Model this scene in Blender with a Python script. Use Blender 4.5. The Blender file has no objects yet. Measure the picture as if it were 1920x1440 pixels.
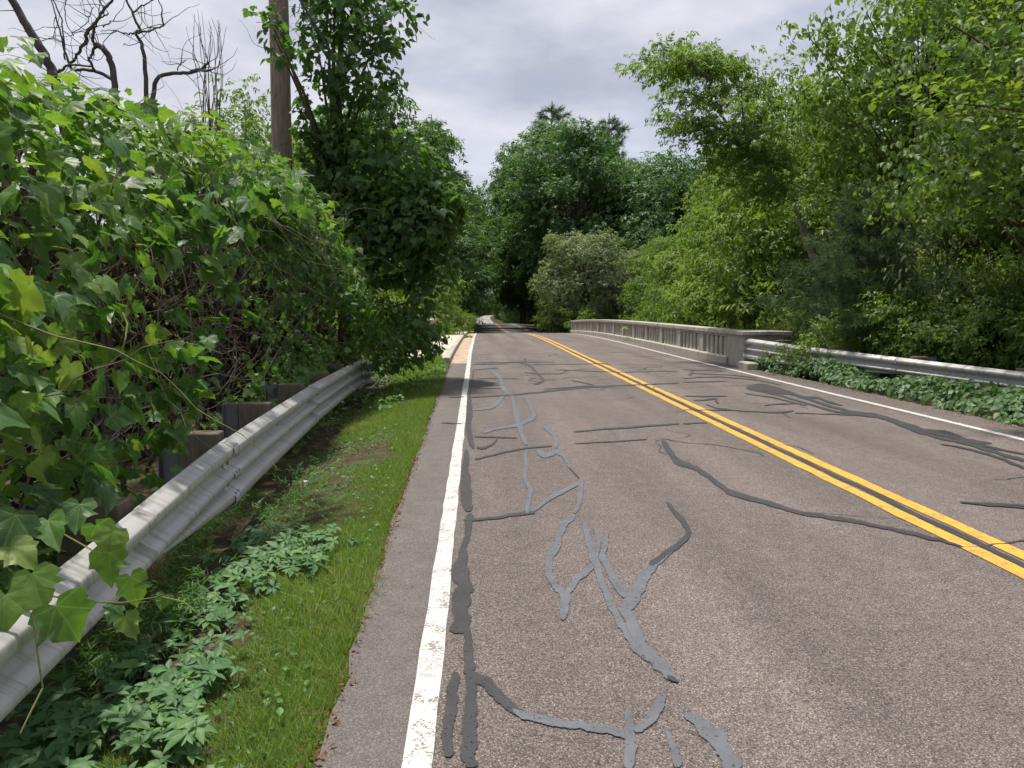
import bpy, math, numpy as np
from mathutils import Matrix, Vector
R = math.radians
sc = bpy.context.scene
COL = sc.collection

# ------------------------------------------------------------------ camera
FPX, CAMH = 1442.0, 1.5
PITCH, YAW = R(5.74), R(2.66)
cd = bpy.data.cameras.new("camera")
cd.sensor_width = 36.0; cd.lens = FPX / 1920 * 36; cd.clip_start = 0.05; cd.clip_end = 4000
cam = bpy.data.objects.new("camera", cd); COL.objects.link(cam)
cam.location = (0, 0, CAMH); cam.rotation_euler = (math.pi/2 - PITCH, 0, -YAW)
sc.camera = cam
# ------------------------------------------------------------------ light
SUN_AZ, SUN_EL = R(-42), R(76)          # azimuth from +Y towards +X
w = bpy.data.worlds.new("World"); sc.world = w; w.use_nodes = True
nt = w.node_tree; nt.nodes.clear()
def wn(t, **k):
    n = nt.nodes.new(t)
    for a, b in k.items(): setattr(n, a, b)
    return n
out = wn('ShaderNodeOutputWorld'); mix = wn('ShaderNodeMixShader')
b1 = wn('ShaderNodeBackground'); b2 = wn('ShaderNodeBackground')
sky = wn('ShaderNodeTexSky', sky_type='NISHITA', sun_disc=False, sun_elevation=SUN_EL, sun_rotation=SUN_AZ % (2*math.pi))
b1.inputs[1].default_value = 0.09; b2.inputs[1].default_value = .75
tc = wn('ShaderNodeTexCoord'); mp = wn('ShaderNodeMapping'); mp.inputs['Scale'].default_value = (1, 1, 2.6)
mp.inputs['Location'].default_value = (0.35, 0.1, 0.2)
n1 = wn('ShaderNodeTexNoise'); n1.inputs['Scale'].default_value = 2.3; n1.inputs['Detail'].default_value = 5; n1.inputs['Roughness'].default_value = .5
n2 = wn('ShaderNodeTexNoise'); n2.inputs['Scale'].default_value = 4.2; n2.inputs['Detail'].default_value = 6; n2.inputs['Roughness'].default_value = .55
r1 = wn('ShaderNodeValToRGB'); r1.color_ramp.elements[0].position = .30; r1.color_ramp.elements[0].color = (.45, .45, .45, 1); r1.color_ramp.elements[1].position = .52; r1.color_ramp.elements[1].color = (.97, .97, .97, 1)
r2 = wn('ShaderNodeValToRGB'); r2.color_ramp.elements[0].position = .33; r2.color_ramp.elements[0].color = (.47, .495, .60, 1); r2.color_ramp.elements[1].position = .68; r2.color_ramp.elements[1].color = (.82, .82, .89, 1)
L = nt.links.new
L(tc.outputs['Generated'], mp.inputs[0]); L(mp.outputs[0], n1.inputs[0]); L(mp.outputs[0], n2.inputs[0])
L(n1.outputs[0], r1.inputs[0]); L(n2.outputs[0], r2.inputs[0]); L(sky.outputs[0], b1.inputs[0]); L(r2.outputs[0], b2.inputs[0])
L(r1.outputs[0], mix.inputs[0]); L(b1.outputs[0], mix.inputs[1]); L(b2.outputs[0], mix.inputs[2]); L(mix.outputs[0], out.inputs[0])
sd = bpy.data.lights.new("sun", 'SUN'); sd.energy = 4.3; sd.angle = R(3.0); sd.color = (1, .95, .86)
sun = bpy.data.objects.new("sun", sd); COL.objects.link(sun); sun.location = (-16, 6, 50)
sv = Vector((math.sin(SUN_AZ)*math.cos(SUN_EL), math.cos(SUN_AZ)*math.cos(SUN_EL), math.sin(SUN_EL)))
sun.rotation_euler = (-sv).to_track_quat('-Z', 'Y').to_euler()
vs = sc.view_settings
vs.view_transform = 'Standard'; vs.look = 'None'; vs.gamma = 1; vs.use_curve_mapping = False; vs.exposure = 0.5
cy = sc.cycles
cy.use_denoising = True; cy.max_bounces = 6; cy.diffuse_bounces = 3; cy.transmission_bounces = 4; cy.glossy_bounces = 2
cy.use_adaptive_sampling = True; cy.adaptive_threshold = 0.02

# ------------------------------------------------------------------ pixel helpers (photograph pixels -> directions)
FW = np.array([math.sin(YAW)*math.cos(PITCH), math.cos(YAW)*math.cos(PITCH), -math.sin(PITCH)])
RT = np.array([math.cos(YAW), -math.sin(YAW), 0])
UP = np.cross(RT, FW)
def ray(px, py): return FW + RT*(px-960)/FPX - UP*(py-720)/FPX
def at(px, py, Y):
    d = ray(px, py); t = Y/d[1]; return np.array([d[0]*t, Y, CAMH + d[2]*t])
def project(P):
    v = np.asarray(P) - np.array([0, 0, CAMH]); z = v@FW
    return 960 + FPX*(v@RT)/z, 720 - FPX*(v@UP)/z, z
def sstep(a, b, x):
    t = np.clip((np.asarray(x, float)-a)/(b-a), 0, 1); return t*t*(3-2*t)
PY = np.array([-60, 0, 25, 30, 36, 42, 48, 54, 58, 65, 80, 97, 120, 140, 160, 200, 260, 330, 600, 900.])
PZ = np.array([0, 0, 0, -.005, -.03, -.09, -.2, -.36, -.48, -.72, -1.2, -1.42, -1.45, -1.53, -2.0, -3.6, -5.2, -5.25, -6.2, -7.])
YS = np.linspace(-60, 900, 4000)
ZS = np.interp(YS, PY, PZ); ZS = np.convolve(np.pad(ZS, 10, mode='edge'), np.ones(21)/21, 'valid')
def zr(Y): return np.interp(Y, YS, ZS)
def cx(Y): return np.interp(Y, [0, 25, 57, 140, 300, 450, 600, 700], [0, 0, .22, .2, .2, 1.2, 4, 9])
def road_pt(px, py):
    z = 0.0
    for _ in range(25):
        d = ray(px, py); t = (z-CAMH)/d[2]; z = .6*z + .4*float(zr(d[1]*t))
    return np.array([d[0]*t, d[1]*t, z])
def bridge_w(Y): return sstep(20.6, 26, Y)*(1-sstep(49, 55, Y))
def ground(x, y):
    x = np.asarray(x, float); y = np.asarray(y, float)
    z = zr(y) - .035
    xl = x - cx(y)
    z = z - .22*sstep(-.75, -2.2, xl) - 1.3*sstep(-2.4, -9, xl) - .12*sstep(6.9, 9.5, xl) - 1.5*sstep(9.5, 22, xl)
    z = z + .36*sstep(16.5, 20.2, y)*sstep(-2.9, -2.2, xl)*(1-sstep(-.95, -.72, xl))*(1-sstep(20.6, 22, y))
    z = z - 5.0*bridge_w(y)
    far = np.clip((np.abs(xl-3)-25)/300, 0, 1)
    return z + far*14

# ------------------------------------------------------------------ object helpers
def tag(o, label=None, cat=None, group=None, kind=None):
    if label: o['label'] = label
    if cat: o['category'] = cat
    if group: o['group'] = group
    if kind: o['kind'] = kind
    return o
def link(name, data, mat=None, parent=None):
    if mat is not None and data is not None and not data.materials: data.materials.append(mat)
    o = bpy.data.objects.new(name, data); COL.objects.link(o)
    if parent is not None: o.parent = parent
    return o
def empty(name, loc=(0, 0, 0), rz=0, s=1):
    o = bpy.data.objects.new(name, None); COL.objects.link(o)
    o.location = loc; o.rotation_euler = (0, 0, rz); o.scale = (s, s, s) if np.isscalar(s) else s
    o.empty_display_size = .2
    return o
def mesh_py(name, V, Fc, smooth=False):
    me = bpy.data.meshes.new(name); me.from_pydata([tuple(v) for v in V], [], [tuple(f) for f in Fc]); me.update()
    if smooth: me.polygons.foreach_set('use_smooth', [True]*len(me.polygons))
    return me
def mesh_tri(name, V, T, var=None, uv=None):
    V = np.ascontiguousarray(V, np.float32); T = np.ascontiguousarray(T, np.int32)
    me = bpy.data.meshes.new(name)
    me.vertices.add(len(V)); me.vertices.foreach_set('co', V.ravel())
    me.loops.add(T.size); me.loops.foreach_set('vertex_index', T.ravel())
    me.polygons.add(len(T)); me.polygons.foreach_set('loop_start', np.arange(0, T.size, 3, dtype=np.int32))
    if var is not None:
        a = me.attributes.new('var', 'FLOAT', 'POINT'); a.data.foreach_set('value', np.ascontiguousarray(var, np.float32))
    if uv is not None:
        u = me.uv_layers.new(name='UVMap'); u.data.foreach_set('uv', np.ascontiguousarray(uv[T.ravel()], np.float32).ravel())
    me.update(calc_edges=True); me.validate()
    return me
class MB:
    def __init__(s): s.V = []; s.F = []
    def add(s, V, Fc):
        b = len(s.V); s.V += [tuple(v) for v in V]; s.F += [tuple(i+b for i in f) for f in Fc]; return s
    def box(s, x0, x1, y0, y1, z0, z1, c=0.0):
        if c <= 0:
            V = [(x, y, z) for z in (z0, z1) for y in (y0, y1) for x in (x0, x1)]
            return s.add(V, [(0, 2, 3, 1), (4, 5, 7, 6), (0, 1, 5, 4), (2, 6, 7, 3), (0, 4, 6, 2), (1, 3, 7, 5)])
        V = []                                   # chamfered vertical edges and top edge
        for z, i in ((z0, 0), (z1-c, 0), (z1, c)):
            a0, a1, e0, e1 = x0+i, x1-i, y0+i, y1-i
            V += [(a0+c, e0, z), (a1-c, e0, z), (a1, e0+c, z), (a1, e1-c, z), (a1-c, e1, z), (a0+c, e1, z), (a0, e1-c, z), (a0, e0+c, z)]
        Fc = [tuple(range(7, -1, -1)), tuple(range(16, 24))]
        for l in (0, 8):
            for k in range(8): Fc.append((l+k, l+(k+1) % 8, l+8+(k+1) % 8, l+8+k))
        return s.add(V, Fc)
    def tube(s, P, rad, n=6, cap=True):
        P = np.asarray(P, float); m = len(P); rad = np.broadcast_to(np.asarray(rad, float), (m,))
        T = np.gradient(P, axis=0); T /= np.linalg.norm(T, axis=1)[:, None] + 1e-9
        u = np.cross(T[0], (0, 0, 1)); u = u if np.linalg.norm(u) > .1 else np.cross(T[0], (1, 0, 0)); u /= np.linalg.norm(u)
        V = []; an = np.arange(n)*2*math.pi/n
        for i in range(m):
            u = u - T[i]*(u@T[i]); u /= np.linalg.norm(u) + 1e-9; v = np.cross(T[i], u)
            V += list(P[i] + rad[i]*(np.cos(an)[:, None]*u + np.sin(an)[:, None]*v))
        Fc = [(i*n+k, i*n+(k+1) % n, (i+1)*n+(k+1) % n, (i+1)*n+k) for i in range(m-1) for k in range(n)]
        if cap: Fc += [tuple(range(n-1, -1, -1)), tuple(range((m-1)*n, m*n))]
        return s.add(V, Fc)
    def strip(s, A, B):
        A = list(A); m = len(A); return s.add(A + list(B), [(i, i+1, m+i+1, m+i) for i in range(m-1)])
    def ribbon_obj(s, A, B, name, mat, parent):
        m = len(A); V = np.array(list(A)+list(B), float); T = [(i, i+1, m+i+1) for i in range(m-1)] + [(i, m+i+1, m+i) for i in range(m-1)]
        uv = np.stack([np.repeat([0., 1.], m), np.tile(np.arange(m)/m, 2)], 1)
        return link(name, mesh_tri(name, V, np.array(T), None, uv), mat, parent)
    def mesh(s, name, smooth=False): return mesh_py(name, s.V, s.F, smooth)
    def obj(s, name, mat, parent=None, smooth=False): return link(name, s.mesh(name, smooth), mat, parent)

# ------------------------------------------------------------------ materials
class NT:
    def __init__(s, name):
        s.m = bpy.data.materials.new(name); s.m.use_nodes = True; s.t = s.m.node_tree; s.t.nodes.clear()
        s.out = s.n('ShaderNodeOutputMaterial')
    def n(s, t, **k):
        nd = s.t.nodes.new(t)
        for a, b in k.items(): setattr(nd, a, b)
        return nd
    def l(s, a, b): s.t.links.new(a, b)
    def val(s, sock, v):
        if hasattr(v, 'is_output') or isinstance(v, bpy.types.NodeSocket): s.l(v, sock)
        else: sock.default_value = v
    def math(s, op, a, b=0.0, c=None):
        n = s.n('ShaderNodeMath', operation=op); s.val(n.inputs[0], a); s.val(n.inputs[1], b)
        if c is not None: s.val(n.inputs[2], c)
        return n.outputs[0]
    def mix(s, f, a, b, bt='MIX'):
        n = s.n('ShaderNodeMix', data_type='RGBA', blend_type=bt)
        s.val(n.inputs[0], f)
        for k, v in ((6, a), (7, b)): s.val(n.inputs[k], v if isinstance(v, bpy.types.NodeSocket) else (*v, 1) if len(v) == 3 else v)
        return n.outputs[2]
    def ramp(s, f, stops):
        n = s.n('ShaderNodeValToRGB'); cr = n.color_ramp
        while len(cr.elements) < len(stops): cr.elements.new(.5)
        for e, (p, c) in zip(cr.elements, stops):
            e.position = p; e.color = (*c, 1) if len(c) == 3 else c
        s.val(n.inputs[0], f); return n.outputs[0]
    def noise(s, vec, scale, detail=3, rough=.5):
        n = s.n('ShaderNodeTexNoise'); n.inputs['Scale'].default_value = scale; n.inputs['Detail'].default_value = detail; n.inputs['Roughness'].default_value = rough
        if vec is not None: s.l(vec, n.inputs['Vector'])
        return n.outputs['Fac']
    def obco(s): return s.n('ShaderNodeTexCoord').outputs['Object']
    def mapped(s, vec, sc_): n = s.n('ShaderNodeMapping'); s.l(vec, n.inputs[0]); n.inputs['Scale'].default_value = sc_; return n.outputs[0]
    def bump(s, h, strength, dist): n = s.n('ShaderNodeBump'); n.inputs['Strength'].default_value = strength; n.inputs['Distance'].default_value = dist; s.l(h, n.inputs['Height']); return n.outputs[0]
    def bsdf(s, col, rough=.8, spec=.3, metal=0, normal=None):
        n = s.n('ShaderNodeBsdfPrincipled'); s.val(n.inputs['Base Color'], col if isinstance(col, bpy.types.NodeSocket) else (*col, 1))
        s.val(n.inputs['Roughness'], rough); n.inputs['Specular IOR Level'].default_value = spec; s.val(n.inputs['Metallic'], metal)
        if normal is not None: s.l(normal, n.inputs['Normal'])
        return n.outputs[0]
    def done(s, sh): s.l(sh, s.out.inputs[0]); return s.m
G3 = lambda v: (v, v, v)

def asphalt(name, base, tint, speck=1.0, dark=False):
    t = NT(name); co = t.obco()
    v = t.n('ShaderNodeTexVoronoi'); v.inputs['Scale'].default_value = 190; t.l(co, v.inputs['Vector'])
    sep = t.n('ShaderNodeSeparateColor'); t.l(v.outputs['Color'], sep.inputs[0])
    st = t.ramp(sep.outputs[0], [(0, G3(.42)), (.35, G3(.76)), (.75, G3(1.1)), (.93, G3(1.5)), (1, G3(2.1))])
    edge = t.ramp(v.outputs['Distance'], [(0, G3(1.15)), (.45, G3(1)), (.8, G3(.5))])
    col = t.mix(sep.outputs[1], base, tint)
    c2 = t.mix(speck, col, t.mix(1, t.mix(1, col, st, 'MULTIPLY'), edge, 'MULTIPLY'))
    big = t.ramp(t.noise(t.mapped(co, (.9, .22, 1)), 1.1, 4, .55), [(.3, G3(.84)), (.7, G3(1.12))])
    c3 = t.mix(1, c2, big, 'MULTIPLY')
    band = t.ramp(t.noise(t.mapped(co, (1.5, .035, 1)), 1.0, 2, .5), [(.32, G3(.84)), (.68, G3(1.16))])
    c3 = t.mix(1, c3, band, 'MULTIPLY')
    oil = t.ramp(t.noise(t.mapped(co, (1, .5, 1)), 2.3, 6, .7), [(.60, G3(1)), (.72, G3(.80))])
    c3 = t.mix(1, c3, oil, 'MULTIPLY')
    mid = t.ramp(t.noise(co, 7, 5, .6), [(.3, G3(.86)), (.7, G3(1.1))])
    c4 = t.mix(1, c3, mid, 'MULTIPLY')
    bm = t.bump(t.math('SUBTRACT', sep.outputs[0], v.outputs['Distance']), .45, .004)
    return t.done(t.bsdf(c4, .82, .28, 0, bm))
M = {}
M['asphalt'] = asphalt('asphalt', (.200, .164, .148), (.130, .111, .105))
M['shoulder'] = asphalt('shoulder_asphalt', (.158, .138, .128), (.118, .106, .100), .6)
M['newasphalt'] = asphalt('dark_asphalt', (.105, .095, .098), (.085, .08, .085), .5)
M['farasphalt'] = asphalt('pale_asphalt', (.27, .26, .25), (.22, .21, .21), .4)
def paint(name, col, under, wear):
    t = NT(name); co = t.obco()
    a = t.noise(co, 95, 4, .65); b = t.noise(co, 9, 4, .6)
    f = t.math('ADD', t.math('MULTIPLY', a, .62), t.math('MULTIPLY', b, .38))
    fac = t.ramp(f, [(wear-.03, G3(1)), (wear+.03, G3(0))])
    dirt = t.ramp(t.noise(co, 3.5, 5, .6), [(.3, G3(.84)), (.7, G3(1.04))])
    c = t.mix(fac, t.mix(1, col, dirt, 'MULTIPLY'), under)
    return t.done(t.bsdf(c, .7, .3, 0, t.bump(a, .3, .003)))
M['white'] = paint('white_paint', (.52, .505, .49), (.15, .135, .125), .44)
M['yellow'] = paint('yellow_paint', (.62, .33, .045), (.20, .14, .09), .445)
def sealant(name, col, rough, wear):
    t = NT(name); co = t.obco()
    sx = t.n('ShaderNodeSeparateXYZ'); t.l(t.n('ShaderNodeUVMap').outputs[0], sx.inputs[0])
    e = t.math('SUBTRACT', 1, t.math('ABSOLUTE', t.math('MULTIPLY_ADD', sx.outputs[0], 2, -1)))
    f = t.ramp(t.noise(co, 34, 5, .7), [(wear, G3(1)), (wear+.10, G3(0))])
    c = t.mix(1, col, t.ramp(t.noise(co, 5, 5, .65), [(.3, G3(.74)), (.7, G3(1.22))]), 'MULTIPLY')
    c = t.mix(f, c, (.03, .03, .032))
    b = t.bsdf(c, t.math('MULTIPLY_ADD', t.noise(co, 50), .3, rough-.15), .45, 0, t.bump(t.noise(co, 60, 3), .25, .002))
    n1 = t.noise(co, 90, 3, .7); n2 = t.noise(co, 16, 4, .6)
    th = t.math('ADD', e, t.math('MULTIPLY_ADD', t.math('ADD', n1, n2), .65, -.74))
    al = t.ramp(th, [(.0, G3(0)), (.14, G3(1))])
    holes = t.ramp(t.noise(co, 60, 5, .75), [(.34, G3(.2)), (.41, G3(1))])
    tr = t.n('ShaderNodeBsdfTransparent'); m = t.n('ShaderNodeMixShader')
    t.l(t.math('MULTIPLY', al, holes), m.inputs[0]); t.l(tr.outputs[0], m.inputs[1]); t.l(b, m.inputs[2])
    return t.done(m.outputs[0])
M['seal_grey'] = sealant('grey_crack_sealant', (.104, .108, .121), .5, .30)
M['seal_dark'] = sealant('dark_crack_sealant', (.032, .031, .032), .68, .30)
def simple(name, col, rough=.8, spec=.3, metal=0, nscale=8, var=.2, bump=.2, bd=.01, vec=(1, 1, 1), spots=None):
    t = NT(name); co = t.mapped(t.obco(), vec)
    n = t.noise(co, nscale, 6, .62)
    c = t.mix(1, col, t.ramp(n, [(.28, G3(1-var)), (.72, G3(1+var))]), 'MULTIPLY')
    if spots:
        c = t.mix(t.ramp(t.noise(co, spots[1], 5, .6), [(spots[2], G3(0)), (spots[2]+.13, G3(1))]), c, spots[0])
    return t.done(t.bsdf(c, rough, spec, metal, t.bump(n, bump, bd) if bump else None))
M['concrete'] = simple('weathered_concrete', (.40, .37, .325), .88, .2, 0, 6, .22, .35, .01, (1, 1, .4), ((.22, .20, .17), 3.0, .53))
M['walk'] = simple('pale_concrete_walk', (.50, .44, .375), .9, .2, 0, 5, .16, .3, .006, (1, 1, 1), ((.36, .29, .22), 1.7, .56))
M['gutter'] = simple('sandy_gutter', (.40, .31, .235), .95, .1, 0, 5, .2, .4, .006, (1, 1, 1), ((.25, .19, .14), 2.2, .52))
M['galv'] = simple('galvanised_steel', (.46, .455, .44), .46, .5, .3, 9, .05, .05, .002, (1, 14, .6), ((.33, .31, .28), 1.2, .52))
M['galv_post'] = simple('dull_steel_post', (.17, .18, .20), .55, .4, .4, 5, .2, .05, .004)
M['bolt'] = simple('bolt_steel', (.20, .20, .21), .5, .4, .5, 30, .2, 0)
M['slot'] = simple('dark_slot', (.02, .02, .02), .9, .1, 0, 30, .1, 0)
M['blockwood'] = simple('grey_treated_wood', (.145, .122, .095), .85, .2, 0, 4, .3, .4, .01, (9, 9, 1))
M['polewood'] = simple('weathered_pole_wood', (.235, .185, .145), .9, .2, 0, 3.5, .38, .6, .02, (11, 11, .7), ((.12, .09, .07), 5, .60))
M['soil'] = simple('forest_soil', (.062, .045, .030), .95, .1, 0, 9, .5, .8, .03, (1, 1, 1), ((.06, .085, .03), 1.3, .5))
M['bark'] = simple('grey_brown_bark', (.095, .078, .062), .9, .2, 0, 4, .4, .8, .03, (6, 6, 1))
M['palebark'] = simple('pale_grey_bark', (.19, .175, .15), .9, .2, 0, 4, .35, .6, .02, (6, 6, 1))
M['deadwood'] = simple('dark_dead_wood', (.085, .072, .066), .9, .2, 0, 5, .3, .6, .02, (5, 5, 1))
M['twig'] = simple('dry_brown_twig', (.125, .102, .080), .85, .2, 0, 9, .3, 0)
M['greenstem'] = simple('green_vine_stem', (.16, .17, .06), .7, .3, 0, 9, .3, 0)
M['litter'] = simple('brown_leaf_litter', (.165, .085, .045), .9, .1, 0, 30, .6, 0)
M['wire'] = simple('dark_cable', (.05, .05, .055), .6, .3, 0, 5, .1, 0)
M['paper'] = simple('white_litter', (.72, .72, .70), .7, .3, 0, 20, .1, 0)

def leafmat(name, cols, trans=.38, rough=.5, spec=.35, obrand=False, vein=False, twarm=(1.85, 1.85, .7)):
    t = NT(name)
    if obrand:
        r = t.n('ShaderNodeObjectInfo').outputs['Random']
    else:
        a = t.n('ShaderNodeAttribute'); a.attribute_name = 'var'; r = a.outputs['Fac']
        r = t.math('ADD', t.math('MULTIPLY', r, .8), t.math('MULTIPLY', t.n('ShaderNodeObjectInfo').outputs['Random'], .2))
    k = len(cols)
    c = t.ramp(r, [(i/(k-1), q) for i, q in enumerate(cols)])
    nrm = None
    if vein:
        uv = t.n('ShaderNodeUVMap').outputs[0]; sx = t.n('ShaderNodeSeparateXYZ'); t.l(uv, sx.inputs[0])
        x = t.math('ABSOLUTE', t.math('SUBTRACT', sx.outputs[0], .5)); y = t.math('SUBTRACT', sx.outputs[1], .25)
        ds = [x]
        for ang in (48, 100):
            ca, sa = math.cos(R(ang)), math.sin(R(ang))
            ds.append(t.math('ABSOLUTE', t.math('SUBTRACT', t.math('MULTIPLY', x, ca), t.math('MULTIPLY', y, sa))))
        d = t.math('MINIMUM', t.math('MINIMUM', ds[0], ds[1]), ds[2])
        vf = t.ramp(d, [(0, G3(1)), (.022, G3(0))])
        c = t.mix(t.math('MULTIPLY', vf, .45), c, (.22, .30, .11))
        blot = t.noise(uv, 5, 4)
        c = t.mix(1, c, t.ramp(blot, [(.3, G3(.8)), (.7, G3(1.15))]), 'MULTIPLY')
        nrm = t.bump(t.math('ADD', t.math('MULTIPLY', blot, .6), t.math('MULTIPLY', t.math('MINIMUM', d, .12), 4)), .5, .01)
    b = t.bsdf(c, rough, spec, 0, nrm)
    tr = t.n('ShaderNodeBsdfTranslucent'); t.l(t.mix(1, c, (*twarm, 1), 'MULTIPLY'), tr.inputs[0])
    m = t.n('ShaderNodeMixShader'); m.inputs[0].default_value = trans
    t.l(b, m.inputs[1]); t.l(tr.outputs[0], m.inputs[2])
    return t.done(m.outputs[0])
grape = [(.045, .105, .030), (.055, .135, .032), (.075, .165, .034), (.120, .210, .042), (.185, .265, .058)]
M['grape'] = leafmat('grape_leaf', grape, .45, .48, .45, False, True)
M['grape1'] = leafmat('grape_leaf_single', grape, .42, .48, .45, True, True)
M['vine'] = leafmat('vine_leaf', [(.042, .092, .030), (.054, .118, .034), (.072, .150, .038), (.13, .22, .05)], .40, .48, .4)
M['creeper'] = leafmat('creeper_leaf', [(.055, .125, .048), (.070, .155, .055), (.085, .180, .060), (.12, .22, .065)], .25, .55, .35)
M['creeper1'] = leafmat('creeper_leaf_single', [(.055, .125, .048), (.070, .155, .055), (.085, .180, .060), (.12, .22, .065)], .25, .55, .35, True)
M['weed'] = leafmat('weed_leaf', [(.055, .13, .03), (.08, .18, .035), (.12, .24, .045)], .35)
M['grass'] = leafmat('grass_blade', [(.095, .165, .040), (.130, .215, .050), (.160, .245, .060), (.28, .28, .13)], .35, .6, .2)
M['tree_dark'] = leafmat('dark_tree_leaf', [(.042, .096, .036), (.055, .120, .040), (.074, .145, .045), (.105, .175, .05)], .36)
M['tree_mid'] = leafmat('mid_tree_leaf', [(.064, .125, .032), (.090, .162, .037), (.120, .195, .042), (.17, .235, .055)], .42)
M['tree_yellow'] = leafmat('yellow_green_leaf', [(.080, .140, .028), (.105, .170, .032), (.135, .200, .036), (.185, .235, .05)], .40)
M['tree_grey'] = leafmat('grey_green_leaf', [(.105, .150, .075), (.135, .180, .09), (.165, .21, .105), (.2, .24, .12)], .28)
M['needle'] = leafmat('pine_needle', [(.050, .090, .045), (.062, .108, .052), (.080, .13, .058)], .2, .6, .25)
M['hollow_shade_leaf'] = leafmat('hollow_shade_leaf', [(.022, .019, .013), (.034, .027, .018), (.050, .037, .024), (.035, .050, .02)], .12, .8, .1)  # inner thicket leaves, coloured near-black brown to paint in the hollow's shade
M['hanging'] = leafmat('hanging_leaf', [(.075, .12, .04), (.11, .155, .055), (.16, .19, .08), (.22, .22, .09)], .40)

# ------------------------------------------------------------------ road
rng = np.random.default_rng(7)
st_near = np.concatenate([np.arange(-6, 20, .25), np.arange(20, 59.9, 1.0), [60.0]])
st_mid = np.concatenate([np.arange(60, 200, 2.0)])
st_far = np.arange(198, 720, 6.0)
def surf(name, ys, xa, xb, mat, dz=0., parent=None, n=6):
    ys = np.asarray(ys, float); A = xa(ys) if callable(xa) else np.full(len(ys), xa); B = xb(ys) if callable(xb) else np.full(len(ys), xb)
    V = []; Fc = []
    for y, a, b in zip(ys, A, B):
        for k in range(n+1): V.append((a + (b-a)*k/n + cx(y), y, zr(y)+dz))
    for i in range(len(ys)-1):
        for k in range(n): j = i*(n+1)+k; Fc.append((j, j+1, j+n+2, j+n+1))
    return link(name, mesh_py(name, V, Fc), mat, parent)
jit = lambda ys, s, a: a*np.interp(ys, np.arange(-60, 900, .25), np.random.default_rng(s).normal(0, 1, 3840))
edgeL = lambda ys: np.where(ys < 20.3, np.interp(ys, [0, 2.5, 6, 12, 18, 20], [-.50, -.54, -.60, -.64, -.69, -.70]) + jit(ys, 3, .012), -.70)
rightline = lambda ys: np.interp(ys, [0, 8.6, 22, 40, 55, 140], [6.26, 6.18, 6.06, 6.08, 6.12, 6.12])
edgeR = lambda ys: np.where(ys < 18, 6.85 + jit(ys, 4, .03), 6.60)
road = tag(surf('road', st_near, -.20, edgeR, M['asphalt']), kind='structure')
tag(surf('road_shoulder', np.append(np.arange(-6, 20.5, .25), 20.5), edgeL, -.20, M['shoulder'], n=2), kind='structure')
tag(surf('road_gutter', np.append(20.5, np.arange(21, 60.1, 1.0)), -.70, -.20, M['gutter'], n=2), kind='structure')
road2 = tag(surf('road', st_mid, -.9, 7.0, M['newasphalt']), kind='structure')
road3 = tag(surf('road', st_far, -.9, 7.0, M['farasphalt'], .002), kind='structure')
def line(name, ys, a, b, mat, dz, parent): return surf(name, ys, a, b, mat, dz, parent, 1)
for rd, ys in ((road, st_near), (road2, st_mid), (road3, st_far)):
    wd = 1.0 if rd is not road3 else 1.3
    line('edge_line', ys, lambda y: -.253 + jit(y, 11, .003), lambda y: -.253 + .104*wd + jit(y, 12, .003), M['white'], .005, rd)
    line('edge_line', ys, lambda y: rightline(y)-.055, lambda y: rightline(y)+.055, M['white'], .005, rd)
    line('centre_line', ys, lambda y: 3.015 + jit(y, 13, .004), lambda y: 3.13 + jit(y, 14, .004), M['yellow'], .005, rd)
    line('centre_line', ys, lambda y: 3.242 + jit(y, 15, .004), lambda y: 3.36 + jit(y, 16, .004), M['yellow'], .005, rd)
# transverse joint where the darker pavement begins
surf('pavement_joint', [59.6, 60.4], -.20, 6.6, M['walk'], .004, road, 2)
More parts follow.
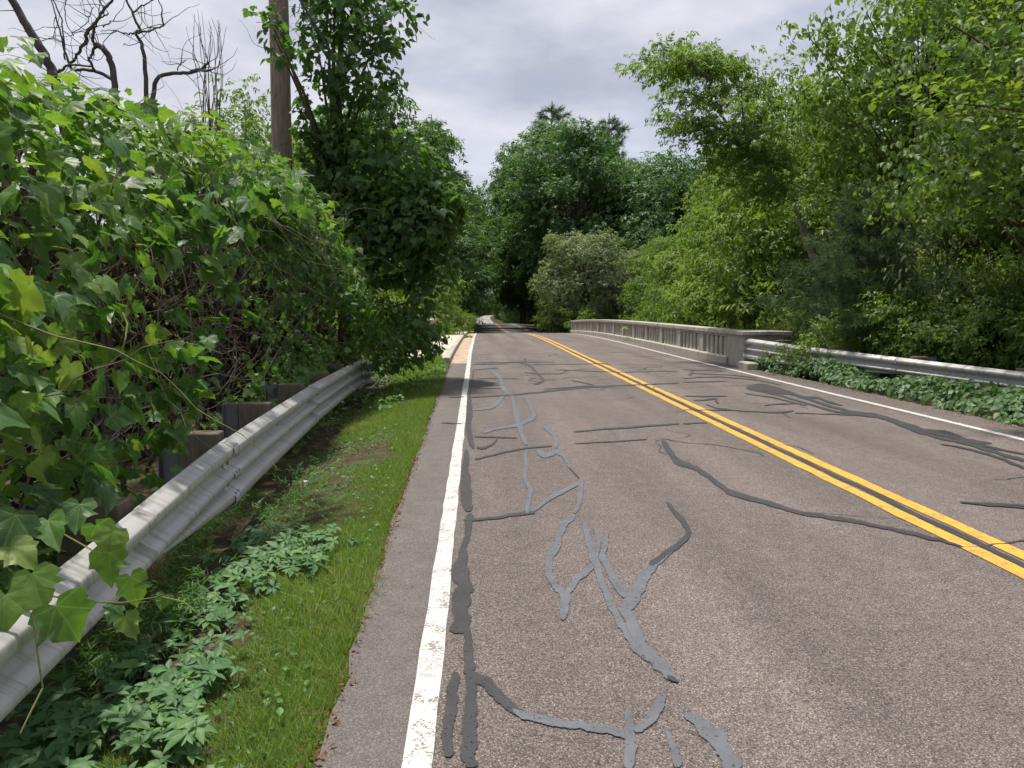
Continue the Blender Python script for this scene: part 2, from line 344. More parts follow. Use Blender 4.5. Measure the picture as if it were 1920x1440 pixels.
# crack sealant strips, traced on the road plane
c5 = lambda *p: [(640+x/3, 480+y/3, ww/3) for x, y, ww in p]
c6 = lambda *p: [(640+x/3, 960+y/3, ww/3) for x, y, ww in p]
c8 = lambda *p: [(1280+x/3, 480+y/3, ww/3) for x, y, ww in p]
fu = lambda *p: list(p)
SEALS = [
 ('d', c5((745,640,8),(738,700,14),(718,760,26),(722,850,42),(712,960,44),(735,1050,40),(745,1085,30))),
 ('d', c5((705,1090,24),(690,1200,60),(702,1300,84),(712,1440,80))),
 ('d', c6((722,10,58),(715,100,52),(690,200,42),(678,270,90),(678,330,140),(672,420,140),(664,520,142),(668,600,140),(664,688,138))),
 ('d', c6((712,660,60),(714,760,66),(718,850,84),(722,905,86))),
 ('d', c6((640,905,60),(628,1000,82),(615,1120,86),(603,1260,90),(592,1385,78))),
 ('d', c6((735,905,70),(726,1020,84),(724,1150,108),(724,1280,122),(716,1445,110))),
 ('d', c6((690,890,50),(790,945,86),(870,1025,86),(950,1105,80),(1040,1155,56),(1120,1172,20))),
 ('g', c6((965,1118,24),(1030,1152,64),(1150,1178,62),(1300,1200,60),(1450,1225,58),(1560,1245,72),(1640,1258,80))),
 ('g', c6((1605,1105,24),(1618,1180,70),(1626,1280,84),(1622,1380,88),(1610,1450,92))),
 ('g', c6((1650,1240,60),(1735,1185,78),(1795,1100,84),(1815,1030,50),(1812,1000,12))),
 ('g', c6((1305,15,50),(1250,80,50),(1222,140,48),(1215,200,50),(1172,250,62),(1168,350,54),(1205,425,52),(1262,480,84),(1262,560,78),(1245,612,40))),
 ('g', c6((1270,460,50),(1330,375,54),(1425,300,56))),
 ('g', c6((1368,60,40),(1385,150,48),(1425,270,62),(1462,390,52),(1515,530,46),(1570,630,56),(1670,755,108),(1770,850,104),(1850,920,74),(1895,958,14))),
 ('g', c6((1425,80,30),(1448,160,36),(1440,260,30))),
 ('g', c6((1495,110,36),(1490,180,40),(1465,250,52),(1510,330,62),(1540,410,60),(1610,480,66))),
 ('g', c6((1915,165,40),(1830,240,46),(1745,310,64),(1690,390,90),(1640,470,108),(1600,560,110),(1640,650,92),(1690,750,80))),
 ('d', fu((1250,942,7),(1272,968,13),(1293,995,15),(1285,1012,16),(1260,1030,15),(1240,1044,14),(1218,1060,14))),
 ('g', c6((1825,1235,22),(1865,1320,58),(1895,1445,76))),
 ('g', fu((1284,1343,16),(1310,1352,34),(1335,1385,42),(1362,1415,44),(1385,1445,44))),
 ('d', fu((1242,827,13),(1258,848,15),(1268,868,13),(1305,880,11),(1335,900,12),(1370,925,13),(1430,941,12),(1500,962,10),(1570,974,10),(1650,988,9),(1730,1006,9),(1806,1027,5))),
 ('g', c5((830,640,14),(890,680,36),(902,740,36),(930,775,34),(960,790,30))),
 ('g', c5((930,775,26),(880,825,36),(840,855,26),(740,872,16))),
 ('g', c5((960,785,22),(972,840,34),(990,890,52),(1000,945,48),(1010,1000,34),(1045,1065,30))),
 ('g', c5((1030,790,20),(1075,850,34),(1085,905,36),(1000,952,28),(870,975,14),(800,998,20))),
 ('g', c5((1135,965,30),(1195,1005,36),(1215,1055,34),(1190,1092,40),(1245,1120,34),(1285,1195,26))),
 ('d', c5((1280,1190,10),(1310,1225,14),(1345,1262,16))),
 ('g', c5((1345,1260,50),(1352,1310,42),(1335,1400,40),(1310,1450,44))),
 ('g', c5((1345,1275,24),(1220,1340,34),(1150,1385,26),(1080,1430,28),(1060,1450,24))),
 ('d', c6((1090,10,20),(980,15,26),(860,40,20),(690,50,18))),
 ('g', c5((1035,1095,14),(1040,1180,30),(1030,1250,28),(1072,1310,34),(1048,1400,38),(1050,1450,40))),
 ('d', c5((750,1148,12),(900,1110,14),(1040,1082,12),(1190,1070,10))),
 ('g', c5((1100,1095,30),(1140,1130,44),(1200,1110,40))),
 ('d', c5((720,796,14),(860,788,9),(1000,780,11),(1300,746,12),(1600,729,9),(1900,716,8))),
 ('d', c5((985,598,7),(1068,614,13),(1085,640,13),(1125,685,16),(1142,708,12),(1082,726,8))),
 ('d', c5((740,742,7),(900,746,6))), ('d', c5((750,641,6),(880,631,5))), ('d', c5((740,612,5),(940,608,4))),
 ('d', c5((1305,992,7),(1500,974,12),(1900,945,11))), ('d', c5((1310,1058,6),(1500,1048,9),(1720,1033,6))),
 ('d', c5((745,1018,9),(850,1020,12),(990,1026,7))), ('d', c5((1140,752,5),(1420,730,7))),
 ('d', c5((1030,657,7),(1110,664,5),(1250,664,6),(1258,652,4))), ('d', c5((750,602,5),(1200,596,4))), ('d', c5((1080,612,4),(1500,606,4))),
 ('d', c5((1200,640,4),(1540,655,5),(1900,648,4))), ('d', c5((1290,700,5),(1380,716,9),(1420,728,5))),
 ('d', c5((760,690,4),(1000,692,4))), ('d', c5((600,798,6),(690,794,7))), ('d', c5((560,942,6),(680,944,7))), ('d', c5((630,708,7),(690,700,6))),
 ('d', c5((760,1080,20),(800,1088,16),(860,1060,14),(880,1030,8))),
 ('d', c8((358,742,26),(420,742,60),(500,750,58),(600,768,30),(700,802,20),(830,848,22),(950,880,18),(1080,896,26),(1200,935,36),(1350,985,34),(1480,1005,46),(1600,1040,40),(1740,1056,10))),
 ('d', c8((400,755,8),(560,790,10),(700,832,14),(860,878,16),(1000,897,14),(1100,908,14))),
 ('d', c8((640,790,10),(760,800,20),(820,822,18),(900,845,8))),
 ('d', c8((1180,935,16),(1300,985,20),(1420,1020,20),(1560,1050,22),(1720,1095,26),(1930,1155,26))),
 ('d', c8((1450,1060,8),(1580,1082,14),(1700,1112,16),(1800,1146,20),(1930,1200,18))),
 ('d', c8((1480,1015,12),(1660,1060,16),(1930,1122,14))),
 ('d', c8((350,775,7),(520,800,9),(700,845,9))),
 ('d', c8((0,711,7),(250,706,6))), ('d', c8((460,842,8),(560,834,9),(665,832,5))),
 ('d', c8((130,835,6),(190,858,9),(270,866,6))), ('d', c8((0,868,4),(270,870,6),(480,882,7),(560,884,12),(625,872,8))), ('d', c8((630,885,5),(850,893,7),(1080,900,9))),
 ('d', c8((0,945,9),(140,940,6))), ('d', c8((1555,1390,6),(1700,1402,12),(1930,1420,14))), ('d', c8((0,790,5),(120,792,8),(250,790,6))),
 ('d', c8((60,816,6),(160,808,12),(200,800,10),(180,824,14),(205,830,8))),
 ('d', c8((0,690,5),(200,680,6),(430,700,6),(560,730,5))), ('d', c8((40,662,4),(300,672,5),(420,690,6))), ('d', c8((0,640,3),(240,650,4))),
 ('d', fu((1800,943,3),(1860,946,5),(1925,950,5))),
 ('d', c6((1835,935,30),(1860,950,36),(1895,965,16))),
]
def ribbon(pts, seed, dz):
    r = np.random.default_rng(seed); P = np.array(pts, float)
    seg = np.linalg.norm(np.diff(P[:, :2], axis=0), axis=1); s = np.concatenate([[0], np.cumsum(seg)])
    n = max(6, int(s[-1]/4)); u = np.linspace(0, s[-1], n)
    Q = np.stack([np.interp(u, s, P[:, k]) for k in range(3)], 1)
    for _ in range(2): Q[1:-1, :2] = (Q[:-2, :2] + 2*Q[1:-1, :2] + Q[2:, :2])/4
    T = np.gradient(Q[:, :2], axis=0); T /= np.linalg.norm(T, axis=1)[:, None] + 1e-9; N = np.stack([-T[:, 1], T[:, 0]], 1)
    h = Q[:, 2]/2*.84; amp = np.minimum(.08*h + .15, .3*h)
    sm = lambda: np.convolve(r.normal(0, 1.3, n+12), np.hanning(9)/4, 'same')[6:-6]
    a = h + amp*sm()*1.3; b = h + amp*sm()*1.3
    wob = .25*h*sm(); e = np.minimum(np.arange(n), np.arange(n)[::-1]); tp = np.clip((e+.5)/2, 0, 1)**.5
    A = []; B = []
    for i in range(n):
        pa = Q[i, :2] + N[i]*(wob[i]+a[i]*tp[i]); pb = Q[i, :2] + N[i]*(wob[i]-b[i]*tp[i])
        A.append(road_pt(*pa) + (0, 0, dz)); B.append(road_pt(*pb) + (0, 0, dz))
    return A, B
for i, (k, pts) in enumerate(SEALS):
    A, B = ribbon(pts, 100+i, .0058 + .00004*i)
    MB().ribbon_obj(A, B, 'crack_seal', M['seal_grey' if k == 'g' else 'seal_dark'], road)
rk = np.random.default_rng(404)
for i in range(64):
    tv = rk.random() < .62; x, y = (rk.uniform(-.1, 5.6), rk.uniform(9.5, 27)) if i > 6 else (rk.uniform(1.4, 5), rk.uniform(2.6, 9))
    L_ = rk.uniform(.5, 2.6); n = max(8, int(L_/.08)); ang = (0 if tv else math.pi/2) + rk.normal(0, .2); pp = [(x, y)]
    for _ in range(n): ang += rk.normal(0, .25) - .08*(ang-(0 if tv else math.pi/2)); pp.append((pp[-1][0]+math.cos(ang)*L_/n, pp[-1][1]+math.sin(ang)*L_/n))
    pp = np.array(pp); pp = pp[(pp[:, 0] > -.13) & (pp[:, 0] < 6.05)]
    if len(pp) < 5: continue
    T = np.gradient(pp, axis=0); T /= np.linalg.norm(T, axis=1)[:, None]+1e-9; N = np.stack([-T[:, 1], T[:, 0]], 1); hw = rk.uniform(.006, .016)*(.6+.8*rk.random(len(pp)))*np.clip(np.minimum(np.arange(len(pp)), np.arange(len(pp))[::-1])/2+.3, 0, 1)*np.interp(y, [3, 12, 24], [.5, 1, 1.6])
    A = [(*(p+n_*h_), zr(p[1])+.0052) for p, n_, h_ in zip(pp, N, hw)]; B = [(*(p-n_*h_), zr(p[1])+.0052) for p, n_, h_ in zip(pp, N, hw)]
    MB().ribbon_obj(A, B, 'crack', M['seal_dark'], road)
ys = np.arange(-2, 58, .12)
A = [(3.186 + jit(y, 21, .012) + .035 + jit(y, 22, .008), y, zr(y)+.0045) for y in ys]
B = [(3.186 + jit(y, 21, .012) - .035 + jit(y, 23, .008), y, zr(y)+.0045) for y in ys]
MB().ribbon_obj(A, B, 'crack_seal', M['seal_dark'], road)

# ------------------------------------------------------------------ ground
def axis(parts): return np.unique(np.concatenate([np.arange(a, b, s) for a, b, s in parts] + [[parts[-1][1]]]))
gx = axis([(-420, -60, 30), (-60, -12, 4), (-12, -3, .75), (-3, -.4, .2), (-.4, 6.6, 1.0), (6.6, 10, .3), (10, 24, 1.2), (24, 60, 5), (60, 420, 30)])
gy = axis([(-40, -4, 4), (-4, 20, .3), (20, 60, 1), (60, 160, 5), (160, 940, 20)])
GX, GY = np.meshgrid(gx, gy); GXX = GX + cx(GY)
GZ = ground(GXX, GY) + np.where(GX < -.9, np.random.default_rng(5).normal(0, .012, GX.shape), 0)
inroad = (GX > -.45) & (GX < 6.7)
GZ = np.where(inroad, GZ - .12, GZ)
nx = len(gx)
V = np.stack([GXX, GY, GZ], -1).reshape(-1, 3)
Fc = [(j*nx+i, j*nx+i+1, (j+1)*nx+i+1, (j+1)*nx+i) for j in range(len(gy)-1) for i in range(nx-1)]
tag(link('ground', mesh_py('ground', V, Fc, True), M['soil']), kind='structure')

# ------------------------------------------------------------------ bridge
def swept(mb, ys, prof, base=None):
    """prof: closed list of (x, z) offsets; swept along the road with its profile"""
    n = len(prof); V = []; Fc = []
    for y in ys:
        for x, z in prof: V.append((x + cx(y), y, z + zr(y)))
    for i in range(len(ys)-1):
        for k in range(n): Fc.append((i*n+k, i*n+(k+1) % n, (i+1)*n+(k+1) % n, (i+1)*n+k))
    Fc += [tuple(range(n)), tuple(range((len(ys)-1)*n, len(ys)*n))[::-1]]
    return mb.add(V, Fc)
deck = MB(); yb = np.arange(20.4, 56.1, 1.5); swept(deck, yb, [(-2.5, -.2), (-2.5, -1.3), (7.1, -1.3), (7.1, -.2)])
tag(deck.obj('bridge_deck', M['concrete']), kind='structure')
yb = np.arange(20.4, 49.9, 1.0)
tag(swept(MB(), yb, [(-2.05, -.25), (-2.05, .15), (-.86, .15), (-.86, -.25)]).obj('sidewalk', M['walk']), kind='structure')
tag(swept(MB(), yb, [(-.855, -.25), (-.855, .153), (-.72, .153), (-.70, .13), (-.70, -.25)]).obj('kerb', M['concrete']), kind='structure')

def tbox(x0, x1, y0, y1, z0, z1, c=.012):
    """box whose ends follow the road profile"""
    m = MB().box(x0, x1, y0, y1, z0, z1, c)
    m.V = [(x+cx(y), y, z+zr(y)) for x, y, z in m.V]; return m
def railing(label, sgn, xf, y0, y1, nb, kerbh, H, base_z):
    """sgn=+1: body lies to +x of face xf"""
    root = empty('bridge_railing', (0, 0, 0)); tag(root, label, 'bridge railing')
    X = lambda a, b: (xf+sgn*a, xf+sgn*b) if sgn > 0 else (xf-b, xf-a)
    a, b = X(-.06, .42); swept(MB(), np.linspace(y0, y1, 40), [(a, base_z-.25), (a, base_z+kerbh-.03), (a+.03 if sgn > 0 else a, base_z+kerbh), (b, base_z+kerbh), (b, base_z-.25)]).obj('base_kerb', M['concrete'], root)
    a, b = X(-.03, .36); swept(MB(), np.linspace(y0, y1, 40), [(a, H-.11), (a, H-.02), (a+.02, H), (b-.02, H), (b, H-.02), (b, H-.11)]).obj('rail_cap', M['concrete'], root)
    a, b = X(.05, .28); swept(MB(), np.linspace(y0, y1, 40), [(a, H-.19), (a, H-.112), (b, H-.112), (b, H-.19)]).obj('top_beam', M['concrete'], root)
    bay = (y1-y0)/nb
    for i in range(nb+1):
        yc = y0 + i*bay; a, b = X(.005, .30)
        p0, p1 = max(y0, yc-.17), min(y1, yc+.17)
        tbox(a, b, p0, p1, base_z+kerbh+.002, H-.115).obj('post', M['concrete'], root)
    for i in range(nb):
        q0, q1 = y0+i*bay+.17, y0+(i+1)*bay-.17; sl = .185; nbal = 5; wb = ((q1-q0)-sl*(nbal+1))/nbal
        for k in range(nbal):
            s = q0 + sl + k*(wb+sl); a, b = X(.05, .24)
            tbox(a, b, s, s+wb, base_z+kerbh+.002, H-.192, .02).obj('baluster', M['concrete'], root)
    return root
rr = railing('long pale concrete bridge railing with slotted balusters beside the two-lane road', 1, 6.62, 19.9, 55.2, 14, .20, .90, 0.)
m = MB().box(6.60, 7.62, 18.7, 19.87, -.3, .80, .02); m.obj('end_block', M['concrete'], rr)
MB().box(6.52, 7.78, 18.6, 19.875, .803, .90, .015).obj('end_block_cap', M['concrete'], rr)
MB().box(6.45, 7.05, 18.0, 18.69, -.3, .17, .03).obj('kerb_end', M['concrete'], rr)
lr = railing('short stretch of concrete parapet on the sidewalk side, half hidden by vines', -1, -2.02, 22.5, 47.6, 10, .12, .97, .15)
tbox(-2.42, -1.98, 47.62, 49.4, -.2, .90, .02).obj('end_block', M['concrete'], lr)
tbox(-2.50, -1.92, 47.61, 49.5, .903, .99, .012).obj('end_block_cap', M['concrete'], lr)

# ------------------------------------------------------------------ guardrails
TH = [(-.0, 0), (.006, .012), (.025, .02), (.078, .05), (.083, .058), (.083, .10), (.078, .108), (.03, .14), (.003, .158), (0, .166), (0, .186), (.003, .194), (.03, .212), (.078, .235), (.083, .243), (.083, .265), (.078, .273), (.03, .296), (.003, .314), (0, .322), (0, .342), (.003, .35), (.03, .368), (.078, .40), (.083, .408), (.083, .45), (.078, .458), (.025, .488), (.006, .496), (0, .508)]
TH = np.array(TH)
def wprof(f):
    """f=1 thrie beam; f=0 W-beam: the lower corrugation closes up, top edge held"""
    if f >= 1: return TH.copy()
    P = TH.copy(); z = P[:, 1]
    wz = np.interp(z, [0, .166, .254, .33, .508], [.198, .203, .26, .345, .508])
    wd = P[:, 0].copy()
    lo = z < .18; wd[lo] = P[lo, 0]*f
    Q = np.stack([P[:, 0]*f + wd*(1-f), z*f + wz*(1-f)], 1)
    mid = (z >= .18) & (z < .33); Q[mid, 1] = (z*f + np.interp(z, [.166, .254, .33], [.2, .26, .345])*(1-f))[mid]
    return Q
def beam(path, ftop, f0, f1, side, off, ext=(0, 0), n=10):
    """path(s)->(x,y) for s in metres of y; ftop(y)->top z; side = +1 faces +x"""
    y0, y1 = ext; V = []; Fc = []
    ys_ = np.linspace(y0, y1, n)
    for y in ys_:
        f = f0 + (f1-f0)*(y-y0)/(y1-y0+1e-9)
        p = wprof(f); x = path(y); dx = (path(y+.05)-path(y-.05))/.1
        nv = np.array([1, -dx])/math.hypot(1, dx)*side
        for d, z in p: V.append((x+nv[0]*(d+off), y+nv[1]*(d+off), ftop(y)-.508+z))
    m = len(TH)
    for i in range(n-1):
        for k in range(m-1): q = (i*m+k, i*m+k+1, (i+1)*m+k+1, (i+1)*m+k); Fc.append(q)
    return V, Fc
def solid(V, Fc, name, mat, parent, th=.006):
    o = link(name, mesh_py(name, V, Fc, True), mat, parent)
    md = o.modifiers.new('thick', 'SOLIDIFY'); md.thickness = th; md.offset = 0
    return o
boltm = MB(); 
an = np.arange(8)*math.pi/4
Vb = [(0, .024*math.cos(a), .013*math.sin(a)) for a in an] + [(.010, .016*math.cos(a), .009*math.sin(a)) for a in an]
BOLT = mesh_py('bolt', Vb, [(i, (i+1) % 8, 8+(i+1) % 8, 8+i) for i in range(8)] + [tuple(range(8, 16))]); BOLT.materials.append(M['bolt'])
SLOT = mesh_py('slot', [(0, -.012, -.035), (0, .012, -.035), (.002, .012, .035), (.002, -.012, .035)], [(0, 1, 2, 3)]); SLOT.materials.append(M['slot'])
def bolt(path, ftop, y, z, side, off, d, parent, me=BOLT, nm='bolt'):
    o = link(nm, me, None, parent); x = path(y); dx = (path(y+.05)-path(y-.05))/.1; a = math.atan(-dx) if side > 0 else math.pi+math.atan(-dx)
    o.location = (x + math.cos(a)*(d+off), y + math.sin(a)*(d+off), ftop(y)-.508+z); o.rotation_euler = (0, 0, a)
def post_set(path, y, top, side, root):
    x = path(y); g = float(ground(x-side*.25, y)); b = MB()
    xa = x - side*.42                                   # steel H post behind a wooden block
    b.box(xa-.075, xa-.067, y-.05, y+.05, g-.3, top); b.box(xa+.067, xa+.075, y-.05, y+.05, g-.3, top); b.box(xa-.066, xa+.066, y-.004, y+.004, g-.3, top-.001)
    p = b.obj('post', M['galv_post'], root)
    x0, x1 = sorted((x-side*.335, x-side*.045))
    MB().box(x0, x1, y-.075, y+.075, top-.50, top+.01, .008).obj('wood_block', M['blockwood'], p)
    return p
gl = empty('guardrail', (-1.6, 2.5, float(ground(-1.6, 2.5)))); gl.location = (0, 0, 0)
tag(gl, 'galvanised three-ridge guardrail beside the grass verge, draped with large vine leaves', 'guardrail', 'roadside guardrails')
pl = lambda y: float(np.interp(y, [-2, 2.49, 3.45, 5.62, 9.6, 14.3, 16], [-1.15, -1.53, -1.62, -1.86, -2.08, -2.26, -2.24]))
_yy = np.linspace(-2, 18, 200); _xx = np.convolve(np.pad([pl(y) for y in _yy], 10, mode='edge'), np.ones(21)/21, 'valid')
pl2 = lambda y: float(np.interp(y, _yy, _xx))
tl = lambda y: float(np.interp(y, [0, 5.6, 9.6, 15.5], [.52, .535, .525, .47]))
segs = [(-1.5, 1.9, 0, 0, 0.), (1.85, 3.75, 0, .0, .004), (3.7, 5.72, 0, 1, .0), (5.55, 9.72, 1, 1, .012), (9.55, 13.55, 1, 1, .0), (13.35, 15.3, 1, 1, .012)]
for a, b, f0, f1, of in segs:
    V, Fc = beam(pl2, tl, f0, f1, 1, of, (a, b), 14); bm_ = solid(V, Fc, 'beam', M['galv'], gl)
    if f1 == 1:
        for yb_ in (b-.05, b-.13):
            for z in (.045, .115, .235, .273, .40, .465):
                d = float(np.interp(z, TH[:, 1], TH[:, 0]))
                if b < 15: bolt(pl2, tl, yb_, z, 1, .012, d, bm_)
    for yy_ in np.arange(a+.1, b, 1.905):
        for z in ((.176, .332) if f0 == 1 else (.262,)): bolt(pl2, tl, yy_, z, 1, of+.006, .0, bm_, SLOT, 'slot')
for y in (1.85, 3.72, 5.75, 7.55, 9.45, 11.3, 13.2, 14.9): post_set(pl2, y, tl(y)+.03, 1, gl)
# folded end shoe
V, Fc = beam(pl2, lambda y: tl(y)-.02, 1, 1, 1, .012, (14.9, 15.6), 4)
V = [(x+.10*(y-14.9)**2*2, y, z-.06*(y-14.9)) for x, y, z in V]; solid(V, Fc, 'end_shoe', M['galv'], gl)
gr = empty('guardrail'); tag(gr, 'galvanised guardrail running from the concrete bridge end above low creeper', 'guardrail', 'roadside guardrails')
pr = lambda y: float(np.interp(y, [4, 8, 12.2, 16, 18.8], [11.0, 9.9, 8.75, 7.35, 6.62]))
tr_ = lambda y: float(np.interp(y, [4, 12, 18.5], [.38, .45, .72]))
for a, b, f0, f1, of in [(16.2, 18.7, 1, 1, .0), (14.2, 16.35, 0, 1, .006), (10.2, 14.35, 0, 0, 0.), (6.2, 10.35, 0, 0, .006), (3.0, 6.35, 0, 0, .0)]:
    V, Fc = beam(pr, tr_, f0, f1, -1, of, (a, b), 14); bm_ = solid(V, Fc, 'beam', M['galv'], gr)
    for yb_ in (b-.05, b-.13):
        for z in (.235, .273, .40, .465): bolt(pr, tr_, yb_, z, -1, .012, float(np.interp(z, TH[:, 1], TH[:, 0])), bm_)
for y in (4.2, 6.1, 8.2, 10.1, 12.1, 14.0, 15.9, 17.6): post_set(pr, y, tr_(y)+.03, -1, gr)

# ------------------------------------------------------------------ leaf templates (tip along +y, normal +z, unit length)
def fan(out, cen, zf):
    V = [cen] + out; V = np.array([(x, y, zf(x, y)) for x, y in V]); n = len(out)
    T = np.array([(0, 1+i, 1+(i+1) % n) for i in range(n)])
    return V, T, np.stack([V[:, 0]+.5, V[:, 1]*.75+.25*.75+.06], 1)
def t_grape(k):
    r = np.random.default_rng(40+k)
    h = [(.11, -.15), (.33, -.17), (.50, -.03), (.55, .13), (.49, .22), (.60, .43), (.43, .45), (.34, .55), (.23, .74), (.10, .85)]
    ws = r.uniform(.78, 1.05); a = [(x*ws*(1+r.normal(0, .09)), y+r.normal(0, .03)) for x, y in h]; b = [(-x*ws*(1+r.normal(0, .09)), y+r.normal(0, .03)) for x, y in h]
    out_ = [(0, 0)] + a + [(0, 1.02)] + b[::-1]
    dr, fo, tw = r.uniform(.1, .7), r.uniform(-.1, .45), r.normal(0, .25)
    V, T, U = fan(out_, (0, .3), lambda x, y: -dr*max(y-.2, 0)**2 - .25*x*x + fo*abs(x) + tw*x*y + r.normal(0, .012))
    U = np.stack([V[:, 0]*.8+.5, V[:, 1]*.75+.25], 1)
    return V, T, U
def t_ovate(wd=.5, fold=.12, droop=.25):
    h = [(.10, .06), (.8, .32), (1, .5), (.62, .76)]
    V = [(0, 0, 0), (0, .4, 0), (0, 1, -droop)]
    for s in (1, -1):
        for x, y in h: V.append((s*x*wd/2, y, fold*x*wd - droop*y*y))
    V = np.array(V); V[1, 2] = -droop*.16
    T = [(0, 3, 1), (3, 4, 1), (4, 5, 1), (5, 6, 1), (6, 2, 1)] + [(7, 0, 1), (8, 7, 1), (9, 8, 1), (10, 9, 1), (2, 10, 1)]
    return V, np.array(T), np.stack([V[:, 0]+.5, V[:, 1]*.75+.25], 1)
def t_kite(wd=.55, fold=.15, droop=.2):
    V = np.array([(0, 0, 0), (wd/2, .45, fold*wd-.2*droop), (0, 1, -droop), (-wd/2, .45, fold*wd-.2*droop)])
    return V, np.array([(0, 1, 2), (0, 2, 3)]), V[:, :2]+.5
def merge(ts):
    Vs, Ts, Us = [], [], []; b = 0
    for V, T, U in ts: Vs.append(V); Ts.append(T+b); Us.append(U); b += len(V)
    return np.concatenate(Vs), np.concatenate(Ts), np.concatenate(Us)
def xf_t(t, sc_, rot, tilt, off):
    V, T, U = t; M3 = np.array(Matrix.Rotation(rot, 3, 'Z') @ Matrix.Rotation(tilt, 3, 'X')); return (V*sc_)@M3.T + np.array(off), T, U
def t_creeper(k):
    r = np.random.default_rng(60+k); l = t_ovate(.46, .16, .3); ps = []
    for a, s in ((0, .62), (52, .58), (-52, .58), (112, .42), (-112, .42)):
        ps.append(xf_t(l, s*r.uniform(.85, 1.15), R(a+r.normal(0, 8)), R(r.normal(4, 9)), (0, 0, 0)))
    return merge(ps)
def t_sprig(n, wd, ll, seed, droop=.2, kite=True):
    r = np.random.default_rng(seed); ps = []
    for i in range(n):
        u = (i+.5)/n; s = ll*r.uniform(.75, 1.2); a = (1 if i % 2 else -1)*r.uniform(30, 75)*(1-.5*u)
        ps.append(xf_t(t_kite(wd, .15, droop) if kite else t_ovate(wd, .14, droop), s, R(a), R(r.normal(-12, 22)), (0, u*(1-ll*.5), r.normal(0, .05))))
    return merge(ps)
def t_tuft(n, seed, wd=.05):
    r = np.random.default_rng(seed); V = []; T = []
    for i in range(n):
        d = r.normal(0, 1, 3)*(.55, .35, .55) + (0, .7, .1); d /= np.linalg.norm(d); s = np.cross(d, r.normal(0, 1, 3)); s *= wd/np.linalg.norm(s)
        b = len(V); V += [-s, s, d*r.uniform(.7, 1.1)]; T.append((b, b+1, b+2))
    V = np.array(V); return V, np.array(T), V[:, :2]
def norm(v): return v/(np.linalg.norm(v, axis=-1, keepdims=True)+1e-9)
def cloud(name, tm, P, N, D, S, var):
    """many copies of a leaf template as one mesh; tm may be a list"""
    if not isinstance(tm, list): tm = [tm]
    P = np.asarray(P); n = len(P); N = norm(N); D = norm(D - N*(D*N).sum(1)[:, None]); X = np.cross(D, N)
    Vs, Ts, Us, A = [], [], [], []; b = 0
    for k, (tv, tt, tu) in enumerate(tm):
        ix = np.arange(k, n, len(tm)); m = len(ix); q = len(tv)
        if m == 0: continue
        s = S[ix][:, None, None]
        V = P[ix][:, None] + s*(tv[None, :, :1]*X[ix][:, None] + tv[None, :, 1:2]*D[ix][:, None] + tv[None, :, 2:3]*N[ix][:, None])
        Vs.append(V.reshape(-1, 3)); Ts.append((tt[None] + (np.arange(m)*q)[:, None, None] + b).reshape(-1, 3)); Us.append(np.tile(tu, (m, 1))); A.append(np.repeat(var[ix], q)); b += m*q
    return mesh_tri(name, np.concatenate(Vs), np.concatenate(Ts), np.concatenate(A), np.concatenate(Us))
def frame_mat(p, nrm, d, s):
    n_ = norm(nrm); d_ = norm(d - n_*(d@n_)); x_ = np.cross(d_, n_)
    m = Matrix.Identity(4)
    for i in range(3): m[i][0] = x_[i]*s; m[i][1] = d_[i]*s; m[i][2] = n_[i]*s; m[i][3] = p[i]
    return m
GRAPES = [t_grape(k) for k in range(10)]
CREEP = [t_creeper(k) for k in range(4)]
def leaf_meshes(ts, nm, mat):
    r = []
    for V, T, U in ts: me = mesh_tri(nm, V, T, np.full(len(V), .5), U); me.materials.append(mat); r.append(me)
    return r
GL = leaf_meshes(GRAPES, 'grape_leaf', M['grape1']); CL = leaf_meshes(CREEP, 'creeper_leaf', M['creeper1'])
def lumps(seed, n, lo, hi, rad, amp):
    r = np.random.default_rng(seed); C = r.uniform(lo, hi, (n, len(lo))); A = r.normal(0, amp, n); W = r.uniform(.6, 1.5, n)*rad
    def f(Q):
        Q = np.asarray(Q); o = np.zeros(len(Q))
        for c, a, w_ in zip(C, A, W): o += a*np.exp(-((Q-c)**2).sum(1)/w_**2)
        return o
    return f
def split_leaves(root, P, N, D, S, var, tms, meshes, mat, n1, rank, cloudname='foliage', leafname='leaf'):
    """the n1 leaves that show largest become parts of their own, the rest one part"""
    order = np.argsort(rank); big = order[:n1]; rest = order[n1:]
    for j, i in enumerate(big):
        o = link(leafname, meshes[j % len(meshes)], None, root)
        m = frame_mat(P[i], N[i], D[i], S[i]); o.matrix_local = m
    c = link(cloudname, cloud(cloudname, tms, P[rest], N[rest], D[rest], S[rest], var[rest]), mat, root); c['kind'] = 'stuff'
    return c
def screen_rank(P, S, hidden=None):
    px, py, z = project(P); sz = S/np.maximum(z, .2)
    bad = (px < -20) | (px > 1940) | (py < -20) | (py > 1460) | (z < .3)
    r = -sz + bad*100.
    if hidden is not None: r = r + hidden*50
    return r

